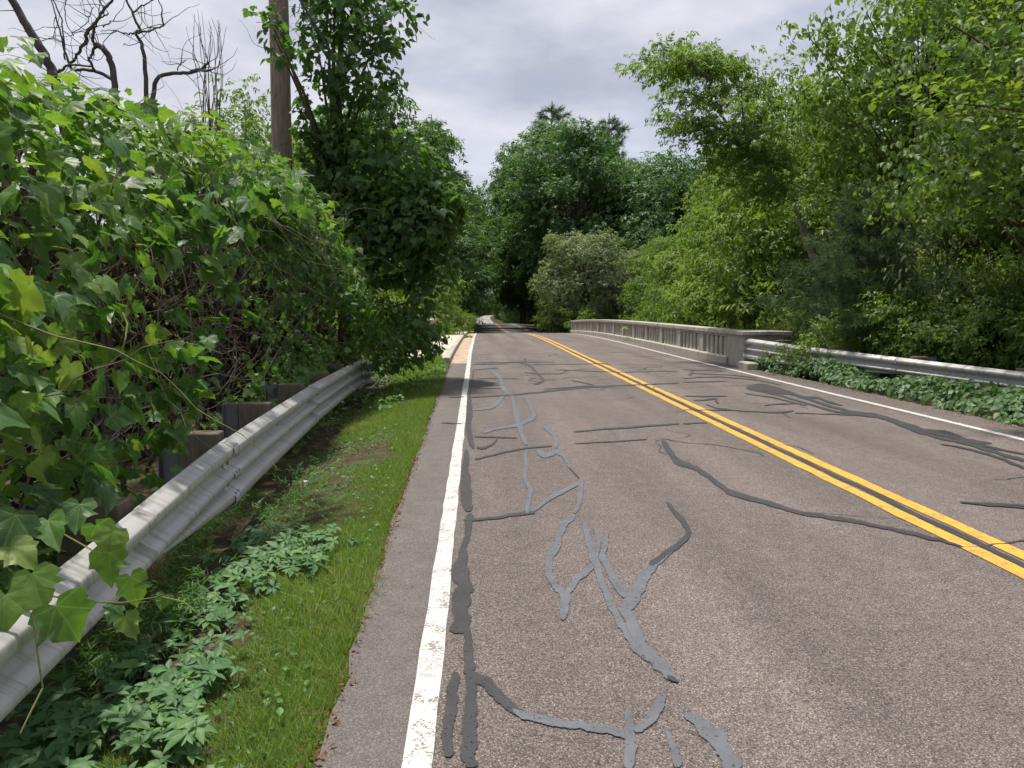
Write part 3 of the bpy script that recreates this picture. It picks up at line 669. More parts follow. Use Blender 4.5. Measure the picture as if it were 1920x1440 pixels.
# ------------------------------------------------------------------ the vine thicket behind the guardrail
rng = np.random.default_rng(21)
hx = lambda Y: np.array([pl2(y) for y in np.atleast_1d(Y)]) - .38 + np.interp(Y, [12.6, 14.5, 17], [0, .42, .62])
zb = lambda Y: np.interp(Y, [0, 4.2, 5.0, 5.8, 7.0, 10, 12.0, 13.2, 14.0, 16], [-.1, .05, .7, 2.1, 2.6, 2.2, 1.45, .75, .3, .1])
htop = lambda Y: np.interp(Y, [0, 3, 5, 7, 9, 11, 13, 14.5, 16, 17.5], [2.8, 2.93, 3.12, 3.35, 3.6, 3.78, 3.6, 2.9, 2.2, 1.7])
LF = lumps(3, 70, (0, 0), (16, 1), .9, .32)
def hsurf(Y, t):
    """point and outward normal on the thicket's skin"""
    x0 = hx(Y); b = zb(Y); h = htop(Y)
    a = np.clip(t/.5, 0, 1); c = np.clip((t-.5)/.25, 0, 1); e = np.clip((t-.75)/.25, 0, 1)
    ang = c*math.pi/2
    z = b + a*(h-.9-b) + .9*np.sin(ang) + .15*e
    x = x0 + .22*np.sin(a*math.pi) + np.interp(Y, [5, 8, 13], [0, .12, .28])*a - 1.0*(1-np.cos(ang)) - 2.6*e
    nx_ = np.cos(ang)*(1-e*.9); nz_ = np.sin(ang) + .15
    return np.stack([x, Y, z], 1), norm(np.stack([nx_, -.12*np.ones_like(nx_), nz_], 1))
n = 12400
Y = rng.uniform(1.0, 16.6, n); t = rng.beta(1.05, 1.25, n)
P, Nn = hsurf(Y, t); q = LF(np.stack([Y, t*4], 1)); dep = np.abs(rng.normal(0, .26, n)) + (t > .45)*rng.random(n)*.25
P = P + Nn*(q-dep+.05)[:, None] + rng.normal(0, .05, (n, 3))
patch = lumps(8, 60, (0, 0), (16, 4), .55, 1.)(np.stack([Y, t*4], 1))
HOLLOWS = [(at(385, 400, 6.5), .55), (at(490, 420, 8.0), .5), (at(520, 600, 9.0), .95), (at(640, 650, 12.0), .65), (at(440, 700, 7.0), .8), (at(300, 560, 5.0), .35), (at(120, 420, 3.6), .28), (at(210, 680, 4.1), .25), (at(60, 860, 3.2), .25)]
def hollow(Q):
    h = np.zeros(len(Q), bool)
    for c_, r_ in HOLLOWS: h |= ((np.asarray(Q)-c_)**2*np.array([1, .45, 1.2])).sum(1) < r_*r_*rng.uniform(.6, 1.25, len(Q))
    return h
keep = (patch > -.75) & (P[:, 1] > .7) & ~(hollow(P) & (rng.random(n) < .93))
P, Nn, Y, t = P[keep], Nn[keep], Y[keep], t[keep]; n = len(P)
N_ = norm(Nn*.75 + np.array([-.12, .0, .42]) + rng.normal(0, .55, (n, 3)))
D_ = norm(np.array([.35, -.1, -.75]) + .35*Nn + rng.normal(0, .5, (n, 3)))
S_ = np.clip(rng.normal(.106, .034, n), .035, .19)*np.interp(Y, [3, 9], [1.0, .9])
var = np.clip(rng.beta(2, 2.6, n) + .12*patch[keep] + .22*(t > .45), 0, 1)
hd = empty('vine_thicket'); tag(hd, 'dense wild grape thicket with big lobed leaves spilling over the guardrail by the grass', 'vine thicket')
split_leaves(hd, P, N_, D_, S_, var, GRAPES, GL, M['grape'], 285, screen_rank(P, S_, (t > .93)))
# leaves lying over the near end of the guardrail (traced shoot)
shoot = [(60, 1090, 2.55, .19), (105, 1150, 2.45, .215), (215, 1010, 2.75, .15), (205, 1050, 2.7, .17), (245, 1095, 2.65, .16), (180, 1000, 2.8, .17), (215, 1150, 2.6, .085), (310, 1130, 2.55, .07), (20, 1040, 2.6, .16), (150, 960, 2.9, .16), (90, 990, 2.8, .18), (235, 1170, 2.62, .12), (30, 980, 2.75, .2), (10, 1130, 2.4, .17)]
for i, (px, py, yy_, s) in enumerate(shoot):
    p = at(px, py-14, yy_); o = link('leaf', GL[i % 6], None, hd)
    o.matrix_local = frame_mat(p, np.array([.2, -.75, .45]) + rng.normal(0, .25, 3), np.array([.25, -.25, -.9]) + rng.normal(0, .3, 3), s*.74)
b = MB()
b.tube([at(-40, 1010, 2.9), at(60, 1110, 2.62), at(150, 1128, 2.58), at(230, 1130, 2.6), at(300, 1118, 2.55), at(345, 1128, 2.5), at(378, 1157, 2.48)], [.004, .004, .003, .003, .002, .002, .001], 5)
b.tube([at(-30, 930, 3.0), at(90, 985, 2.85), at(170, 1030, 2.75), at(200, 1080, 2.7)], [.004, .003, .003, .002], 5)
b.tube([at(60, 1150, 2.4), at(80, 1290, 2.35), at(60, 1330, 2.3), at(38, 1375, 2.25)], [.003, .003, .003, .002], 5)
b.obj('shoot', M['greenstem'], hd)
# deeper foliage behind the hollow
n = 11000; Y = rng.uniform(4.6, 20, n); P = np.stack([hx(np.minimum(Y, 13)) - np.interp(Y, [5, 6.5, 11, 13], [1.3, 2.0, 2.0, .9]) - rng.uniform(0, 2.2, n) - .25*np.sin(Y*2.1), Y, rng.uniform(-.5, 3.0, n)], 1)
c = link('inner_foliage', cloud('inner_foliage', GRAPES, P, norm(rng.normal(0, .6, (n, 3)) + (.5, -.3, .3)), norm(rng.normal(0, .5, (n, 3)) + (0, 0, -.7)), rng.uniform(.08, .16, n), rng.beta(2, 2.5, n)), M['hollow_shade_leaf'], hd); c['kind'] = 'stuff'
n = 520; Y = rng.uniform(11.4, 14.5, n); P = np.stack([hx(Y) - rng.uniform(.2, .9, n), Y, rng.uniform(.3, 2.6, n)], 1)
k_ = ~hollow(P); P = P[k_]; n = len(P)
c = link('curtain_foliage', cloud('curtain_foliage', GRAPES, P, norm(rng.normal(0, .5, (n, 3)) + (.6, -.4, .4)), norm(rng.normal(0, .5, (n, 3)) + (.1, 0, -.8)), rng.uniform(.08, .15, n), rng.beta(2, 3, n)), M['grape'], hd); c['kind'] = 'stuff'
n = 1500; Y = rng.uniform(7.6, 15, n); P = np.stack([np.array([pl2(y) for y in Y]) - rng.uniform(.1, .95, n), Y, -.25 + rng.random(n)**1.2*np.interp(Y, [7.6, 10, 13], [.55, .85, 1.1])], 1)
c = link('low_foliage', cloud('low_foliage', GRAPES, P, norm(rng.normal(0, .5, (n, 3)) + (.5, -.4, .6)), norm(rng.normal(0, .6, (n, 3)) + (.1, 0, -.6)), rng.uniform(.06, .12, n), rng.beta(2, 3, n)), M['grape'], hd); c['kind'] = 'stuff'
# stems
def wander(p, d, n, step, jitv, sag, r):
    Q = [np.array(p, float)]; d = norm(np.array(d, float))
    for _ in range(n): d = norm(d + r.normal(0, jitv, 3) + (0, 0, -sag)); Q.append(Q[-1] + d*step)
    return Q
b = MB()
for i in range(46):
    y = rng.uniform(4.5, 15); x = hx(min(y, 15))[0] - rng.uniform(.6, 2.6)
    Q = wander((x, y, float(ground(x, y))-.05), (rng.normal(0, .15), rng.normal(0, .2), 1), 9, .33, .07, 0, rng); b.tube(Q, np.linspace(rng.uniform(.012, .035), .008, 10), 6)
b.obj('woody_stem', M['deadwood'], hd, True)
b = MB(); g = MB()
for i in range(210):
    y = rng.uniform(5.2, 14.5) if i < 150 else rng.uniform(2, 14.5); tt = rng.uniform(0, .5) if i < 150 else rng.uniform(0, .8); p, nn = hsurf(np.array([y]), np.array([tt]))
    Q = wander(p[0] - nn[0]*rng.uniform(-.05, .35), (rng.normal(.1, .5), rng.normal(0, .8), rng.normal(-.3, .6)), rng.integers(6, 13), .11, .22, .03, rng)
    (b if i % 3 else g).tube(Q, np.linspace(rng.uniform(.0025, .005), .0012, len(Q)), 4, False)
for i in range(16):
    y = rng.uniform(5.8, 8.2); p, nn = hsurf(np.array([y]), np.array([rng.uniform(.0, .12)]))
    Q = wander(p[0], (.25, -.1, -1), rng.integers(6, 14), .12, .12, .02, rng); b.tube(Q, np.linspace(.004, .001, len(Q)), 4, False)
for i in range(420):
    y = rng.uniform(5.0, 15); x = hx(min(y, 15))[0] - rng.uniform(.1, 1.9)
    Q = wander((x, y, rng.uniform(.1, 2.7)), (rng.normal(.1, .6), rng.normal(0, .8), rng.normal(0, .6)), rng.integers(6, 12), .12, .2, .02, rng); b.tube(Q, np.linspace(rng.uniform(.003, .007), .0015, len(Q)), 4, False)
c = b.obj('dry_tendrils', M['twig'], hd); c['kind'] = 'stuff'
c = g.obj('green_tendrils', M['greenstem'], hd); c['kind'] = 'stuff'

# ------------------------------------------------------------------ vine-clad tree next to the pole
def blob_leaves(blobs, r, per_m2, shell=.22):
    P, N = [], []
    for (c, rx, rz) in blobs:
        n = int(per_m2*4*math.pi*rx*(rx+rz)/2); d = norm(r.normal(0, 1, (n, 3))); rad = 1 - np.abs(r.normal(0, shell, n))
        lump = 1 + .16*np.sin(d[:, 0]*7+c[0]*3)*np.sin(d[:, 2]*8+c[2]*5)*np.cos(d[:, 1]*6)
        P.append(np.array(c) + d*np.array([rx, rx, rz])*(rad*lump)[:, None]); N.append(norm(d/np.array([rx, rx, rz])))
    return np.concatenate(P), np.concatenate(N)
rv = np.random.default_rng(33)
B = []
for px, py, yy_, rx, rz in [(720, 330, 16, 1.35, 1.0), (780, 400, 15.6, .95, .85), (660, 300, 16, 1.0, .9), (655, 420, 15.5, .95, .9), (730, 470, 15.8, 1.0, .8), (830, 385, 15.5, .5, .5), (810, 490, 15.6, .55, .6), (612, 210, 15.4, .6, .8), (650, 90, 15, 1.0, .75), (720, 40, 15, .75, .55), (690, 150, 15, .8, .45), (600, 110, 15.2, .5, .6), (612, 20, 15.2, .6, .5), (608, 300, 15.8, .5, .7), (600, 400, 16.6, .7, .7), (640, 30, 15.4, .8, .6), (630, -60, 15.2, .9, .8), (700, -50, 15.2, 1.0, .7), (790, 560, 15.5, .3, .5), (515, 70, 13.6, .22, .42), (535, 100, 13.6, .2, .25), (500, 25, 13.6, .3, .12), (770, 420, 15.2, .8, .7)]:
    B.append((at(px, py, yy_), rx, rz))
P, Nn = blob_leaves(B, rv, 80); n = len(P)
thin = (P[:, 2] > 5.4) & (rv.random(n) < .60) | (rv.random(n) < .12); P, Nn = P[~thin], Nn[~thin]; n = len(P)
N_ = norm(Nn*.5 + (0, 0, .6) + rv.normal(0, .45, (n, 3))); D_ = norm(Nn*.5 + (0, 0, -.6) + rv.normal(0, .5, (n, 3)))
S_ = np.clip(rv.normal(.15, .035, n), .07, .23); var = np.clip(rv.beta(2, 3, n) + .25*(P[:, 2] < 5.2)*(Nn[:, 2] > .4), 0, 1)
vt = empty('vine_clad_tree', (0, 0, 0)); tag(vt, 'small tree smothered in dark vines, leaning over the sidewalk beside the wooden pole', 'tree')
OV = [t_ovate(.62, .12, .25), t_ovate(.5, .18, .35), t_ovate(.7, .08, .15)] + GRAPES[:2]
OVL = leaf_meshes(OV, 'vine_leaf', leafmat('vine_leaf_single', [(.042, .092, .030), (.054, .118, .034), (.072, .150, .038), (.13, .22, .05)], .40, .48, .4, True))
split_leaves(vt, P, N_, D_, S_, var, OV, OVL, M['vine'], 290, screen_rank(P, S_) + (Nn[:, 1] > .1)*40, 'crown')
b = MB(); base = np.array([-2.9, 16.6, float(ground(-2.9, 16.6))-.1])
b.tube([base, base+(.1, 0, 1.5), base+(.0, -.3, 3.2), base+(.15, -.6, 5.5), base+(.4, -1.0, 8.2)], [.16, .13, .11, .08, .03], 8)
for c, rx, rz in B:
    a = base + (0.05, -.5*min(c[2]/6, 1.5), min(c[2]*.7, 6)); b.tube([a, (a+c)/2+(0, 0, .2), c], [.05, .03, .012], 6)
b.obj('trunk', M['bark'], vt, True)
b = MB()
for i in range(60):
    c, rx, rz = B[rv.integers(len(B))]; Q = wander(c + norm(rv.normal(0, 1, 3))*rx, (rv.normal(), rv.normal(-.3), rv.normal(-.4)), 8, .13, .2, .05, rv); b.tube(Q, np.linspace(.005, .002, len(Q)), 4, False)
c = b.obj('tendrils', M['twig'], vt); c['kind'] = 'stuff'
# drooping sprays off its top
# ------------------------------------------------------------------ utility pole with guy wires
pb = at(529, 265, 16.2); up = empty('utility_pole', (pb[0], 16.2, float(ground(pb[0], 16.2)))); tag(up, 'weathered round wooden utility pole rising from the thicket', 'utility pole')
r_ = np.random.default_rng(2); zz = np.linspace(0, 11.5, 30)
o = MB().tube(np.stack([.004*zz*0+.01*np.sin(zz), 0*zz, zz], 1), np.linspace(.215, .18, 30), 20).obj('pole', M['polewood'], up, True)
for z, a in ((5.2, -1.5), (5.85, -1.2), (5.2, -.9)):
    m = MB().tube([(.185*math.cos(a), .185*math.sin(a), z), (.225*math.cos(a), .225*math.sin(a), z)], .018, 8); m.obj('bolt_head', M['bolt'], up)
b = MB(); p0 = at(590, -40, 14.1) - np.array(up.location); b.tube([at(505, -10, 14)-np.array(up.location), p0*.5+(at(505, -10, 14)-np.array(up.location))*.5, at(640, 130, 14.2)-np.array(up.location)], .022, 6); b.obj('conduit', M['wire'], up)
for i, (a, c_) in enumerate([((640, 20, 14.3), (700, 230, 15.2)), ((655, 20, 14.3), (722, 228, 15.2)), ((668, 10, 14.3), (742, 235, 15.2))]):
    gw = empty('x') if False else None
    A_, C_ = at(*a) - np.array(up.location), at(*c_) - np.array(up.location); A0 = np.array([.1, 0, 9.6]); d = C_-A_; E = C_ + d*.9
    MB().tube([A0, A_, C_, E], .008, 5).obj('guy_wire', M['wire'], up)

# ------------------------------------------------------------------ trees
TREES = {}
def curve(a, m, c, n=6):
    u = np.linspace(0, 1, n)[:, None]; return (1-u)**2*np.array(a) + 2*u*(1-u)*np.array(m) + u*u*np.array(c)
def make_tree(key, seed, H, cr, cb, ncl, per, tm, ls, lm, bm, clr=.3, lean=(0, 0), droop=.5, trunk_r=None, flat=.6, sides=7, inner=.35, egg=1.0):
    r = np.random.default_rng(seed); tr = trunk_r or H*.014
    zc = (cb+H)/2; rz = (H-cb)/2
    lx, ly = lean
    zz = np.linspace(0, .9*H, 9); tp = np.stack([lx*(zz/H)**1.4*H + r.normal(0, .008*H, 9)*(zz > 0), ly*(zz/H)**1.4*H + r.normal(0, .008*H, 9)*(zz > 0), zz], 1)
    b = MB(); b.tube(tp, np.linspace(tr*1.15, tr*.25, 9), sides+2)
    d = norm(r.normal(0, 1, (ncl, 3))); rad = r.uniform(inner, 1, ncl)**.6
    wz = 1 - .35*(egg-1)*d[:, 2]
    C = d*np.array([cr, cr, rz])*(rad*r.uniform(.85, 1.12, ncl)*wz)[:, None] + (0, 0, zc)
    sh = (np.clip(C[:, 2], 0, None)/H)**1.4*H; C[:, 0] += lx*sh; C[:, 1] += ly*sh
    Rr = clr*cr*r.uniform(.65, 1.4, ncl)
    Ps, Ns, Vv = [], [], []
    for c, cl_r, k in zip(C, Rr, r.random(ncl)):
        z0 = np.clip(c[2]*r.uniform(.45, .8), cb*.6, .88*H); a = np.array([np.interp(z0, zz, tp[:, i]) for i in range(3)])
        b.tube(curve(a, a*.4+c*.6+(0, 0, .12*np.linalg.norm(c-a)), c), np.linspace(max(tr*.32*(1-z0/H*.6), .012), .008+.1*tr*.3, 6), max(4, sides-3), False)
        m = max(3, int(per*r.uniform(.7, 1.3)*(cl_r/(clr*cr))**1.5)); dd = norm(r.normal(0, 1, (m, 3))); rr_ = r.random(m)**.42
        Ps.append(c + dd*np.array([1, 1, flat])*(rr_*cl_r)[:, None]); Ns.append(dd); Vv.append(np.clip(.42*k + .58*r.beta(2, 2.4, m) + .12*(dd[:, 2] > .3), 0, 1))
    P, Nn, vv = np.concatenate(Ps), np.concatenate(Ns), np.concatenate(Vv); n = len(P)
    out_ = norm(P - np.array([lx*H*.4, ly*H*.4, zc]))
    N_ = norm(Nn*.45 + out_*.25 + (0, 0, .55) + r.normal(0, .4, (n, 3))); D_ = norm(out_*.6 + Nn*.4 + (0, 0, -droop) + r.normal(0, .45, (n, 3)))
    S = ls*np.clip(r.normal(1, .22, n), .5, 1.6)
    tme = b.mesh(key+'_trunk', True); tme.materials.append(M[bm]); cme = cloud(key+'_crown', tm, P, N_, D_, S, vv); cme.materials.append(M[lm])
    TREES[key] = (tme, cme)
def plant(key, x, y, label, cat='tree', group=None, name='broadleaf_tree', rz=0., s=1., z=None, mat=None):
    g = float(ground(x, y)) if z is None else z
    o = empty(name, (x, y, g-.05), rz, s); tag(o, label, cat, group)
    t_ = link('trunk', TREES[key][0], None, o); c = link('crown', TREES[key][1], None, o)
    if mat:
        for sl in c.material_slots: sl.link = 'OBJECT'; sl.material = M[mat]
    return o
SP1 = [t_sprig(5, .5, .5, 1), t_sprig(6, .55, .45, 2), t_sprig(5, .45, .55, 3)]
SP2 = [t_sprig(6, .42, .42, 4, .35), t_sprig(7, .4, .4, 5, .4)]
SPO = [t_sprig(5, .5, .42, 6, .3, False), t_sprig(4, .55, .45, 7, .3, False)]
make_tree('oak', 1, 22, 8.2, 2.0, 150, 60, SP1, .85, 'tree_dark', 'bark', .27, trunk_r=.33, inner=.5)
make_tree('roadoak', 9, 21, 6.6, 3.6, 130, 60, SP1, .85, 'tree_dark', 'bark', .28, trunk_r=.30, inner=.5)
make_tree('oak2', 2, 20, 7.2, 1.2, 140, 60, SP1, .80, 'tree_dark', 'bark', .28, trunk_r=.30, inner=.5, egg=1.3)
make_tree('ash', 3, 10.5, 3.6, .8, 90, 60, SP2, .40, 'tree_mid', 'palebark', .28, trunk_r=.13, inner=.4)
make_tree('ash2', 4, 9.0, 3.2, .4, 85, 60, SP2, .38, 'tree_yellow', 'palebark', .28, trunk_r=.11, inner=.4)
make_tree('ashbig', 23, 15, 4.3, 1.0, 140, 70, SP2, .40, 'tree_mid', 'palebark', .26, trunk_r=.16, inner=.4)
make_tree('willow', 5, 7.0, 3.1, -.1, 110, 70, SP2, .34, 'tree_grey', 'bark', .26, trunk_r=.14, inner=.55, droop=.1, flat=.9)
make_tree('shrub', 6, 2.6, 1.35, .05, 34, 42, SPO, .21, 'tree_mid', 'bark', .36, trunk_r=.03, inner=.3)
make_tree('shrub2', 7, 2.2, 1.25, .0, 30, 42, SPO, .20, 'tree_yellow', 'bark', .38, trunk_r=.03, inner=.3)
make_tree('fill', 8, 9, 4.2, -.5, 80, 48, SP1, .46, 'tree_mid', 'bark', .30, trunk_r=.14, inner=.45)

# big wood beyond the bridge
rt = np.random.default_rng(77)
GB = 'wood beyond the bridge'
def place_px(px, Y): d = ray(px, 575); return d[0]/d[1]*Y
make_tree('tall', 19, 24, 7.6, 5.2, 150, 60, SP1, .85, 'tree_dark', 'bark', .27, trunk_r=.33, inner=.5)
for i, (X, Y, k, s) in enumerate([(9.9, 80, 'tall', .86), (9.9, 92, 'tall', .98), (10.2, 106, 'tall', 1.08), (16.5, 92, 'oak2', 1.02), (17.5, 80, 'oak', .9), (22, 86, 'oak2', 1.02), (28, 84, 'oak', .95), (33, 78, 'oak2', .88), (39, 82, 'oak', .95), (45, 76, 'oak2', .9), (52, 74, 'oak', .85), (15.5, 72, 'oak2', .55), (21.5, 70, 'oak', .55), (29, 68, 'oak2', .55), (13, 122, 'tall', 1.0), (-5.4, 83, 'tall', .76), (-5.0, 95, 'tall', .82), (-5.0, 108, 'tall', .88), (-5.0, 122, 'tall', .9)]):
    lb = {'tall': 'tall high-crowned dark tree overhanging the road ' + ('past the concrete railing' if X > 0 else 'past the sidewalk parapet'), 'oak': 'broad dark green tree in the wood past the far railing end', 'oak2': 'dense bushy-based dark tree in the wood past the far railing end'}[k] if s > .6 else 'smaller dark tree at the front of the wood past the railing'
    plant(k, X, Y, lb, 'tree', GB, 'broadleaf_tree', rt.uniform(0, 6.3), s)
for X, Y, s in [(9.4, 70, .8), (9.8, 76, 1.0), (9.6, 84, 1.1), (9.7, 93, 1.2), (9.8, 104, 1.3), (9.9, 118, 1.4), (-3.6, 63, 1.0), (-3.8, 72, 1.1), (-4, 84, 1.2), (-4, 98, 1.3)]:
    plant('shrub', X, Y, 'dark bush at the foot of the trees along the shaded road', 'shrub', 'bushes along the shaded road', 'bush', rt.uniform(0, 6.3), s, mat='tree_dark')
GL_ = 'trees lining the shaded road past the bridge'
for i in range(34):
    sd_ = -1 if i % 2 == 0 else 1; Y = 62 + (i//2)*7.5 + rt.uniform(-2, 2)
    x = cx(Y) + (-7.6 - rt.uniform(0, 2.5) if sd_ < 0 else 14.5 + rt.uniform(0, 3))
    if sd_ > 0 and Y < 100: continue
    plant('roadoak', x, Y, 'broadleaf tree shading the straight road beyond the bridge', 'tree', GL_, 'roadside_tree', rt.uniform(0, 6.3), rt.uniform(.75, 1.0))
for X, Y, s in [(-5.2, 146, 1.15), (10.6, 150, 1.15), (-5.4, 162, 1.2), (10.8, 168, 1.2), (-5.0, 180, 1.2), (11, 186, 1.2)]:
    plant('roadoak', X, Y, 'tall tree arching over the road where it dips past the bridge', 'tree', 'trees arching over the dip in the road', 'roadside_tree', rt.uniform(0, 6.3), s)
GF = 'far trees flanking the distant sunlit stretch of road'
for i in range(36):
    sd_ = -1 if i % 2 == 0 else 1; Y = 195 + (i//2)*24 + rt.uniform(-5, 5)
    x = cx(Y) + (-13 - rt.uniform(0, 4) if sd_ < 0 else 14 + rt.uniform(0, 4))
    plant('oak' if rt.random() < .5 else 'oak2', x, Y, 'far broadleaf tree beside the distant sunlit stretch of road', 'tree', GF, 'roadside_tree', rt.uniform(0, 6.3), rt.uniform(.75, 1.05))
for i in range(9):
    plant('oak2', cx(700) - 22 + i*6, 712 + rt.uniform(0, 12), 'broadleaf tree closing the road at its vanishing end', 'tree', 'trees closing the view at the road end', 'roadside_tree', rt.uniform(0, 6.3), 1.0)
# trees behind the thicket
GT = 'trees standing behind the vine thicket'
for px, Y, k, s in [(470, 33, 'ashbig', 1.12), (385, 31, 'ashbig', .98), (300, 27, 'fill', .8), (200, 24, 'fill', .75), (60, 20, 'fill', .7), (560, 36, 'ashbig', 1.1), (640, 38, 'ash2', 1.1), (720, 42, 'ash', 1.1), (775, 40, 'ash', .75), (-120, 17, 'fill', .7), (-320, 15, 'fill', .75), (130, 40, 'fill', 1.0), (330, 46, 'fill', 1.1), (520, 50, 'fill', 1.2), (650, 56, 'fill', 1.3), (-100, 32, 'fill', 1.0)]:
    plant(k, place_px(px, Y), Y, {'ash': 'slim mid green tree half hidden behind the vine thicket', 'ashbig': 'taller mid green tree showing over the thicket beside the wooden pole', 'ash2': 'yellow-green tree half hidden behind the vine thicket', 'fill': 'wide bushy tree half hidden behind the vine thicket'}[k], 'tree', GT, 'background_tree', rt.uniform(0, 6.3), s)
for px, Y, s in [(828, 60, .85), (770, 58, .85), (845, 72, 1.0)]:
    plant('oak2', place_px(px, Y)-.4, Y, 'broad tree past the parapet end beside the sidewalk', 'tree', 'trees past the parapet end', 'broadleaf_tree', rt.uniform(0, 6.3), s*.62)
for px, Y, s in [(752, 27, 1.0), (738, 24.5, 1.0), (862, 53, .95), (852, 54, 1.1), (750, 24, 1.2), (770, 36, .8)]:
    plant('shrub2', place_px(px, Y)-.25, Y, 'light green bush leaning against the concrete parapet', 'shrub', 'bushes along the parapet', 'bush', rt.uniform(0, 6.3), s, z=float(zr(Y))-.1 if Y > 45 or Y < 26 else -1.5)
# willow-like grey bush and companions by the far railing end
plant('willow', place_px(1095, 66), 66, 'rounded grey-green bushy tree at the far railing end', 'tree', None, 'willow_tree', 1.0, 1.3)
plant('willow', place_px(1150, 69), 69, 'smaller grey-green bushy tree just behind the rounded one', 'tree', None, 'willow_tree', 3.0, 1.15)
for px, Y, s, k in [(1085, 62, 1.2, 'shrub2'), (1060, 64, 1.1, 'shrub'), (1040, 68, 1.2, 'shrub')]:
    plant(k, place_px(px, Y), Y, 'low bush in front of the grey-green trees', 'shrub', 'bushes at the far railing end', 'bush', rt.uniform(0, 6.3), s)
GR = 'young trees behind the bridge railing'
for px, Y, k, s in [(1245, 60, 'ash', .8), (1262, 51, 'ash', .85), (1345, 45, 'ash2', 1.3), (1295, 43, 'ash', .85), (1395, 37, 'ash2', 1.2), (1445, 44, 'ashbig', 1.2), (1235, 47, 'ash', .62), (1505, 36, 'ashbig', 1.15), (1435, 34, 'ashbig', .95), (1490, 29.5, 'ashbig', 1.05), (1390, 44, 'ashbig', 1.05)]:
    plant(k, place_px(px, Y), Y, ('young yellow-green tree growing from below behind the concrete railing' if k == 'ash2' and px < 1380 else 'rounded mid green tree just behind the railing near its end block' if k == 'ash2' else 'tall mid green tree rising from below the bridge behind the leaning trunk' if k == 'ashbig' else 'shorter mid green tree growing from below behind the concrete railing'), 'tree', GR, 'young_tree', rt.uniform(0, 6.3), s, mat='tree_mid' if k == 'ash2' and px > 1380 else None)
GW = 'trees in the wood behind the roadside guardrail'
for px, Y, k, s in [(1560, 28, 'ash', 1.25), (1480, 31, 'ash2', 1.2), (1640, 26, 'ash', 1.3), (1750, 24, 'ash2', 1.25), (1860, 22, 'ash', 1.3), (1980, 20, 'ash', 1.2), (1560, 40, 'fill', 1.3), (1700, 40, 'fill', 1.4), (1850, 36, 'fill', 1.4), (2000, 30, 'fill', 1.3), (2120, 24, 'fill', 1.2), (1440, 50, 'fill', 1.2)]:
    plant(k, place_px(px, Y), Y, {'ash': 'slim mid green tree in the wood behind the roadside guardrail', 'ash2': 'yellow-green tree in the wood behind the roadside guardrail', 'fill': 'bushy deep-set tree in the wood behind the roadside guardrail'}[k], 'tree', GW, 'woodland_tree', rt.uniform(0, 6.3), s, mat='tree_yellow' if k == 'ash' and int(px) % 40 == 0 else None)
# leaning tree over the bridge
def lean_tree():
    r = np.random.default_rng(91); Yb = 21.5
    pts = [(1565, 640), (1530, 500), (1490, 385), (1440, 320), (1395, 280), (1352, 215), (1330, 150)]
    Pp = [at(x, y, Yb) for x, y in pts]; Pp[0][2] = float(ground(Pp[0][0], Yb)); base = Pp[0].copy(); Pp = [p-base for p in Pp]
    root = empty('leaning_tree', base); tag(root, 'slender tree leaning out over the bridge railing with an arching crown against the sky', 'tree')
    b = MB(); b.tube(Pp, [.11, .10, .085, .07, .055, .035, .02], 9)
    tips = [(1190, 120), (1230, 95), (1215, 150), (1250, 175), (1275, 90), (1320, 115), (1360, 120), (1395, 130), (1255, 215), (1240, 235), (1300, 190), (1310, 240), (1350, 170), (1390, 190), (1300, 270), (1330, 300), (1420, 170), (1370, 250), (1410, 230), (1270, 250), (1240, 130), (1285, 140), (1440, 220), (1340, 330), (1400, 330), (1450, 280), (1290, 120), (1380, 150), (1470, 180), (1480, 230), (1440, 150), (1460, 300), (1425, 300), (1475, 350), (1510, 400), (1440, 380), (1390, 300)]
    Ps, Ds = [], []
    for x, y in tips:
        e = at(x, y, Yb + r.normal(0, .9)) - base; j = np.argmin([np.linalg.norm(e-p)+(.0 if p[2] < e[2] else 2) for p in Pp[2:]])+2; a = Pp[j]
        Q = curve(a, a*.5+e*.5+(0, 0, .5), e, 9); b.tube(Q, np.linspace(.045, .008, 9), 5, False)
        for k in range(3, 9):
            m = 13; Ps.append(Q[k] + r.normal(0, 1, (m, 3))*(.28, .28, .16)); Ds.append(np.tile(norm(e-a), (m, 1)))
    P = np.concatenate(Ps); D = np.concatenate(Ds); n = len(P)
    b.obj('trunk', M['palebark'], root, True)
    link('crown', cloud('crown', SP2, P, norm(rt.normal(0, .4, (n, 3)) + (0, 0, .8)), norm(D*.7 + rt.normal(0, .5, (n, 3)) + (0, 0, -.55)), rt.uniform(.22, .36, n), rt.beta(2, 3, n)), M['tree_mid'], root)
lean_tree()
# right-hand near trees with bigger leaves
MAPLE = [t_grape(3), t_grape(5)]
make_tree('maple', 12, 9.5, 3.0, 2.6, 80, 58, [t_sprig(4, .6, .5, 8, .35, False), t_sprig(3, .6, .55, 9, .4, False)], .27, 'tree_mid', 'bark', .30, trunk_r=.12, inner=.35)
plant('maple', place_px(1900, 13.6)+.5, 13.6, 'near broadleaf tree with large leaves rising over the guardrail bend', 'tree', None, 'broadleaf_tree', .6, 1.0)
plant('maple', place_px(1700, 20)+.3, 20, 'tall broadleaf tree standing behind the young pine', 'tree', None, 'broadleaf_tree', 2.2, 1.12)
plant('maple', place_px(1580, 27)+.3, 27, 'tall broadleaf tree between the leaning tree and the young pine', 'tree', None, 'broadleaf_tree', 4.2, 1.2)
plant('maple', 13.2, 11.2, 'broadleaf tree whose branches reach in over the guardrail', 'tree', None, 'broadleaf_tree', 3.2, 1.0)
